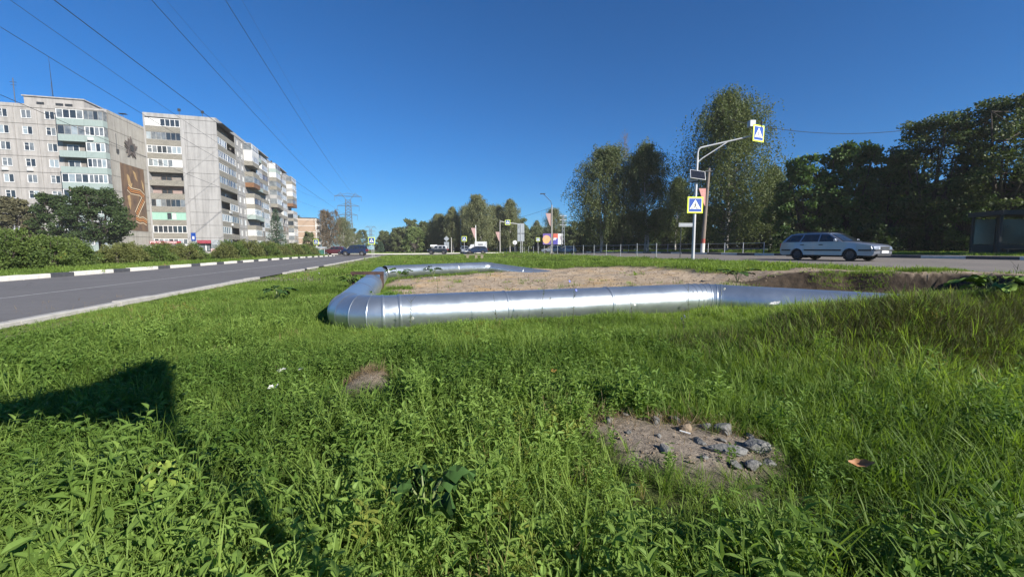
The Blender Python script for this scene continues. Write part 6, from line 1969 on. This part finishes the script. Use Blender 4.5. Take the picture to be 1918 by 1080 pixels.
rock('rough grey stone at the far right corner of the bare patch, with straw behind it', 1.06, 2.03, .125, .09, .075, 3, .2)
rock('angular grey stone at the right end of the bare patch', 1.13, 1.87, .125, .085, .085, 4, -.3)
rock('long flat grey stone in the middle of the bare patch', .965, 1.82, .19, .09, .05, 5, -.15)
rock('rounded tan stone near the top of the bare patch', .86, 2.02, .07, .06, .06, 6, .3, M_STONEB)
rock('small pale stone at the top left of the bare patch', .78, 2.20, .08, .05, .045, 7, .5)
rock('dark pointed stone at the back of the bare patch', .85, 2.14, .085, .06, .055, 8, -.5, mat('dark_stone', (.10, .10, .097), .9, c2=(.05, .05, .05), scale=14, bump=.5))
for i, (x, y, q) in enumerate(((.60, 2.16, .035), (.70, 1.93, .03), (1.18, 2.02, .04), (1.0, 1.93, .03), (.92, 2.12, .035), (.56, 1.95, .028), (1.08, 1.78, .035), (.83, 1.75, .03), (1.20, 1.95, .03), (.74, 2.10, .055), (.98, 2.06, .06), (1.04, 1.74, .06), (.68, 1.80, .05), (.88, 1.90, .05), (1.15, 1.80, .05), (.50, 2.08, .05), (.95, 1.72, .045))):
    o_ = rock('small broken chip of grey rubble on the bare patch', x, y, q * 1.5, q, q * .8, 40 + i, i * .9, M_STONE); o_['group'] = 'rubble chips on the bare patch'
rg = random.Random(3)
# crumbs of earth on the bare patch and the sand
mb = MB()
for i in range(2600):
    if i < 500:
        x = rg.uniform(.3, 1.3); y = rg.uniform(1.6, 2.4); s = rg.uniform(.003, .011)
        if float(masks(np.array([x]), np.array([y]))['bare'][0]) < .5: continue
    else:
        x = rg.uniform(-3.5, 12.5); y = rg.uniform(7.4, 21); s = rg.uniform(.015, .055)
        mm = masks(np.array([x]), np.array([y]))
        if float(mm['sand'][0]) + float(mm['dirt'][0]) < .7: continue
    z = hz(x, y)
    M = Matrix.Translation((x, y, z)) @ Euler((rg.uniform(0, 3), rg.uniform(0, 3), rg.uniform(0, 3))).to_matrix().to_4x4()
    vs = [M @ Vector((rg.uniform(.6, 1) * s * a, rg.uniform(.6, 1) * s * b, rg.uniform(.5, .9) * s * c)) for a, b, c in ((1, 0, 0), (-1, 0, 0), (0, 1, 0), (0, -1, 0), (0, 0, 1), (0, 0, -1))]
    mb.add(vs, [(0, 2, 4), (2, 1, 4), (1, 3, 4), (3, 0, 4), (2, 0, 5), (1, 2, 5), (3, 1, 5), (0, 3, 5)])
tag(mb.build('clods', mat('earth_clods', (.27, .21, .145), .95, c2=(.13, .095, .065), scale=30)), 'loose clods and crumbs of earth on the bare ground', 'clods', kind='stuff')


def sheet_leaf(name, label, cat, x, y, z, L_, w, m, rz, tilt=.3, curl=.3):
    mb = MB(); n = 7
    vs = []
    for k in range(n):
        t = k / (n - 1); ww = w * sin(pi * (.04 + .92 * t)) ** .8 * (1, .8, 1.15, .85, 1.1, .7, 1)[k]
        for s in (-1, 0, 1): vs.append((L_ * (t - .5), s * ww / 2, curl * (abs(s) * ww * .35 + .25 * L_ * (2 * t - 1) ** 2)))
    fs = []
    for k in range(n - 1):
        for s in range(2): fs.append((k * 3 + s, (k + 1) * 3 + s, (k + 1) * 3 + s + 1, k * 3 + s + 1))
    mb.add(vs, fs)
    o = mb.build(name, m, None, smooth=60, loc=(x, y, z), rot=(tilt, -.2, rz))
    return tag(o, label, cat)


M_DLEAF = mat('dead_leaf', (.42, .22, .10), .7, c2=(.30, .14, .06), scale=12)
sheet_leaf('dead_leaf', 'curled orange brown dead leaf on the grass at right', 'leaf', 1.44, 1.66, hz(1.44, 1.66) + .12, .085, .034, M_DLEAF, -.55, .75, 1.0)
sheet_leaf('dead_leaf', 'small orange leaf caught in grass at the centre', 'leaf', .28, 2.75, hz(.28, 2.75) + .12, .04, .03, mat('yellow_leaf', (.50, .30, .06), .7, scale=12), .4, .5)
M_PAPER = mat('dirty_white_paper', (.62, .62, .60), .7, c2=(.45, .45, .43), scale=12)
for x, y, a, t in ((-1.78, 3.18, .2, 'left of two crumpled white scraps lying in the grass at left'), (-1.64, 3.20, -.6, 'right of two crumpled white scraps lying in the grass at left'), (-1.62, 2.78, .9, 'white scrap in the grass nearer than the pair of scraps')):
    sheet_leaf('paper_scrap', t, 'litter', x, y, hz(x, y) + .11, .07, .045, M_PAPER, a, .4, .5)
sheet_leaf('paper_scrap', 'flat white scrap lying on the grass before the right end of the pipe', 'litter', 3.62, 5.75, hz(3.62, 5.75) + .24, .17, .08, M_PAPER, .2, .25, .3)
mb = MB(); mb.box(-.025, .025, -.003, .003, 0, .004); tag(mb.build('white_stick', M_SWHITE, None, loc=(.84, 1.97, hz(.84, 1.97) + .012), rot=(0, .1, -.5)), 'tiny white stick beside the tan stone', 'litter')

# flowering chicory and thin stalks before the pipe
M_STALK = mat('green_brown_stalk', (.06, .085, .03), .8, c2=(.09, .08, .04), scale=20)
M_CHIC = mat('blue_flower', (.16, .20, .60), .6, c2=(.22, .26, .66), scale=20)
M_UMB = mat('white_flower', (.62, .63, .58), .7, c2=(.5, .52, .46), scale=20)


def stalk(name, label, x, y, h, seed, flowers=(), fm=M_CHIC, cat='wild flower', group=None):
    r_ = random.Random(seed)
    r = empty(name, (x, y, hz(x, y)), r_.uniform(0, 6), label, cat, group)
    mb = MB(); lean = r_.uniform(-.06, .06)
    mb.tube([(0, 0, -.03), (lean * .4, 0, h * .5), (lean, .02, h)], [.004, .003, .0015], 5)
    tips = []
    for k in range(6):
        f = r_.uniform(.3, .95); a = r_.uniform(0, 6.28); l = h * r_.uniform(.1, .24)
        b = Vector((lean * f, .02 * f, h * f)); e = b + Vector((cos(a) * l * .7, sin(a) * l * .7, l * .8)); mb.tube([b, e], [.002, .001], 4); tips.append(e)
    mb.build('stem', M_STALK, r)
    lf = MB()
    for k in range(10):
        f = r_.uniform(.05, .8); leaf(lf, (lean * f, .02 * f, h * f), r_.uniform(0, 6.28), r_.uniform(.1, .9), .06 * (1.2 - f), .014)
    lf.build('leaf', mat('stalk_leaf', (.06, .11, .03), .6, c2=(.04, .08, .02), scale=20), r)
    for k in range(max(1, len(flowers))):
        if not flowers: break
        c = tips[k % len(tips)] if flowers[k] is None else Vector(flowers[k])
        mb = MB(); n = 12
        for j in range(n):
            a = 2 * pi * j / n; q = .019
            mb.add([c, c + Vector((cos(a - .22) * q * .9, sin(a - .22) * q * .5 - .004, sin(a - .22) * q * .8)), c + Vector((cos(a) * q * 1.1, -.008, sin(a) * q * 1.1)), c + Vector((cos(a + .22) * q * .9, sin(a + .22) * q * .5 - .004, sin(a + .22) * q * .8))], [(0, 1, 2, 3)])
        mb.build('flower', fm, r)
    return r


stalk('chicory', 'thin chicory stalk with a blue flower, in front of the pipe middle', .82, 5.6, .62, 1, (None, None))
stalk('chicory', 'tall thin stalk crossing the pipe left of the blue chicory flower', .40, 5.7, .66, 2, (None,), M_UMB)
stalk('chicory', 'tall bare stalk standing before the bright end of the pipe', 2.62, 6.2, .62, 3, (None,), M_UMB)
stalk('chicory', 'pale blue chicory flower in the grass right of the middle', 2.02, 4.9, .30, 4, (None, None), mat('pale_blue_flower', (.42, .44, .70), .6, scale=20))
stalk('dock_plant', 'brown dry dock stalk on top of the heaped earth at right', 6.1, 5.1, .55, 5, (), M_CHIC)
for i, (x, y) in enumerate(((-1.3, 5.3), (-.2, 5.55), (1.7, 5.9), (3.3, 6.6), (-1.5, 8.5), (-5.0, 11))):
    stalk('wild_stalk', 'slender seeding wild stalk in the grass beside the pipes', x, y, .42, 30 + i, (None,), M_UMB, group='wild stalks by the pipes')


def leafy(name, label, x, y, n, L_, w, seed, m, lift=.4, hh=.08, cat='plant'):
    r_ = random.Random(seed)
    r = empty(name, (x, y, hz(x, y)), 0, label, cat)
    st = MB()
    for k in range(n):
        a = 2 * pi * k / n * 1.6 + r_.uniform(-.4, .4); l = L_ * r_.uniform(.6, 1.15); h = hh * r_.uniform(.6, 1.6)
        b = Vector((cos(a) * l * .45, sin(a) * l * .45, h + lift * l))
        st.tube([(0, 0, 0), Vector((b.x * .5, b.y * .5, b.z * .75)), b], [.006, .005, .003], 4)
        mb = MB(); rows = 6; vs = []; fs = []
        d = Vector((cos(a), sin(a), r_.uniform(-.1, .3))); s = Vector((-sin(a), cos(a), 0))
        for i in range(rows):
            t = i / (rows - 1); ww = w * r_.uniform(.9, 1.1) * sin(pi * (.12 + .86 * t)) ** .7
            for q in (-1, -.5, 0, .5, 1):
                vs.append(b + d * l * .8 * t + s * ww * q * .5 + Vector((0, 0, -.25 * l * t * t + .1 * w * abs(q) + .02 * sin(9 * t + 5 * q))))
        for i in range(rows - 1):
            for q in range(4): fs.append((i * 5 + q, (i + 1) * 5 + q, (i + 1) * 5 + q + 1, i * 5 + q + 1))
        mb.add(vs, fs); o = mb.build('leaf', m, r, smooth=60)
    st.build('stem', mat('pale_stem', (.16, .20, .07), .6, scale=10), r)
    return r


def flat_leaf(name, c, c2):
    m = mat(name, c, .75, c2=c2, scale=18, spec=.15)
    return m


leafy('burdock', 'large pale green burdock leaves on top of the heaped earth at right', 5.15, 4.45, 11, .30, .16, 1, flat_leaf('burdock_leaf', (.17, .26, .055), (.11, .18, .035)), lift=.30, hh=.10)
leafy('burdock', 'dark big leaved burdock at the right frame edge on the heaped earth', 5.62, 4.45, 7, .30, .20, 2, flat_leaf('burdock_dark_leaf', (.045, .085, .022), (.03, .06, .016)), lift=.28, hh=.09)
leafy('burdock', 'leafy plant at the edge of the dark pit', 6.55, 12.2, 9, .42, .22, 3, flat_leaf('pit_plant_leaf', (.05, .10, .025), (.035, .07, .018)), lift=.5)
leafy('dock_plant', 'dark leafed dock in the lawn left of the pipe corner', -4.55, 8.1, 9, .30, .12, 4, flat_leaf('dock_leaf', (.04, .085, .025), (.03, .06, .016)), lift=.6)
leafy('dock_plant', 'low broad dock leaf cluster in the foreground left of centre', -.28, 1.28, 6, .13, .06, 5, flat_leaf('dock_leaf_front', (.05, .105, .025), (.035, .08, .02)), lift=.5)
leafy('dock_plant', 'yellow green broad leaf pair low at the front left', -1.28, 1.42, 4, .10, .055, 6, flat_leaf('dock_leaf_yellow', (.20, .26, .05), (.14, .2, .04)), lift=.5)
leafy('weed_clump', 'leafy clump round the outer foot of the rusty support', -4.05, 10.55, 12, .26, .10, 17, flat_leaf('clump_leaf', (.075, .14, .03), (.05, .1, .02)), lift=.9)
leafy('weed_clump', 'green leafy clump against the inner side of the long pipe', -2.35, 7.3, 10, .24, .09, 7, flat_leaf('clump_leaf', (.075, .14, .03), (.05, .1, .02)), lift=.7)
leafy('weed_clump', 'green leafy clump before the left end of the far pipe', -3.55, 13.2, 12, .34, .12, 8, flat_leaf('clump_leaf', (.075, .14, .03), (.05, .1, .02)), lift=.8)
leafy('weed_clump', 'dark leafy clump before the middle of the far pipe', -2.75, 14.6, 10, .34, .12, 9, flat_leaf('dock_leaf', (.04, .085, .025), (.03, .06, .016)), lift=.9)
# timber pallet scrap on the far lawn
fs_ = empty('broken_crate', (-3.3, 40, hz(-3.3, 40)), .1, 'small broken wooden crate lying on the far lawn behind the far pipe', 'crate')
M_OLDW = mat('old_timber', (.30, .26, .20), .9, c2=(.18, .15, .11), scale=6, stretch=(1, 6, 6))
mb = MB(); mb.box(-1.2, .6, -.25, .25, .42, .48); mb.build('plank', M_OLDW, fs_)
for x in (-.9, -.1, .45):
    mb = MB(); mb.box(x - .12, x + .12, -.2, .2, 0, .415); mb.build('block', M_OLDW, fs_)

# ------------------------------------------------------------------ added unseen board and post, outline shaped to cast the shadow at left
sb = empty('shadow_board', (1.32, -.5, hz(1.32, -.5)), 0, 'unseen plywood board behind the camera, shaped to cast the shadow at left', 'shadow caster')
M_PLY = mat('weathered_plywood', (.30, .24, .17), .9, c2=(.20, .16, .12), scale=5, stretch=(1, 1, 5))
mb = MB(); mb.box(-.017, .017, -.017, .017, -.3, 2.35); mb.build('post', M_PLY, sb)
mb = MB(); mb.prism([(.05, 2.22), (.60, 3.42), (.30, 3.27), (-.25, 2.86), (-.75, 2.56), (-1.6, 2.40), (-1.65, 2.25), (-.6, 2.26)], .031, .05); mb.build('board', M_PLY, sb)
mb = MB(); mb.box(-1.3, .1, .051, .075, 2.30, 2.36); mb.build('batten', M_PLY, sb)
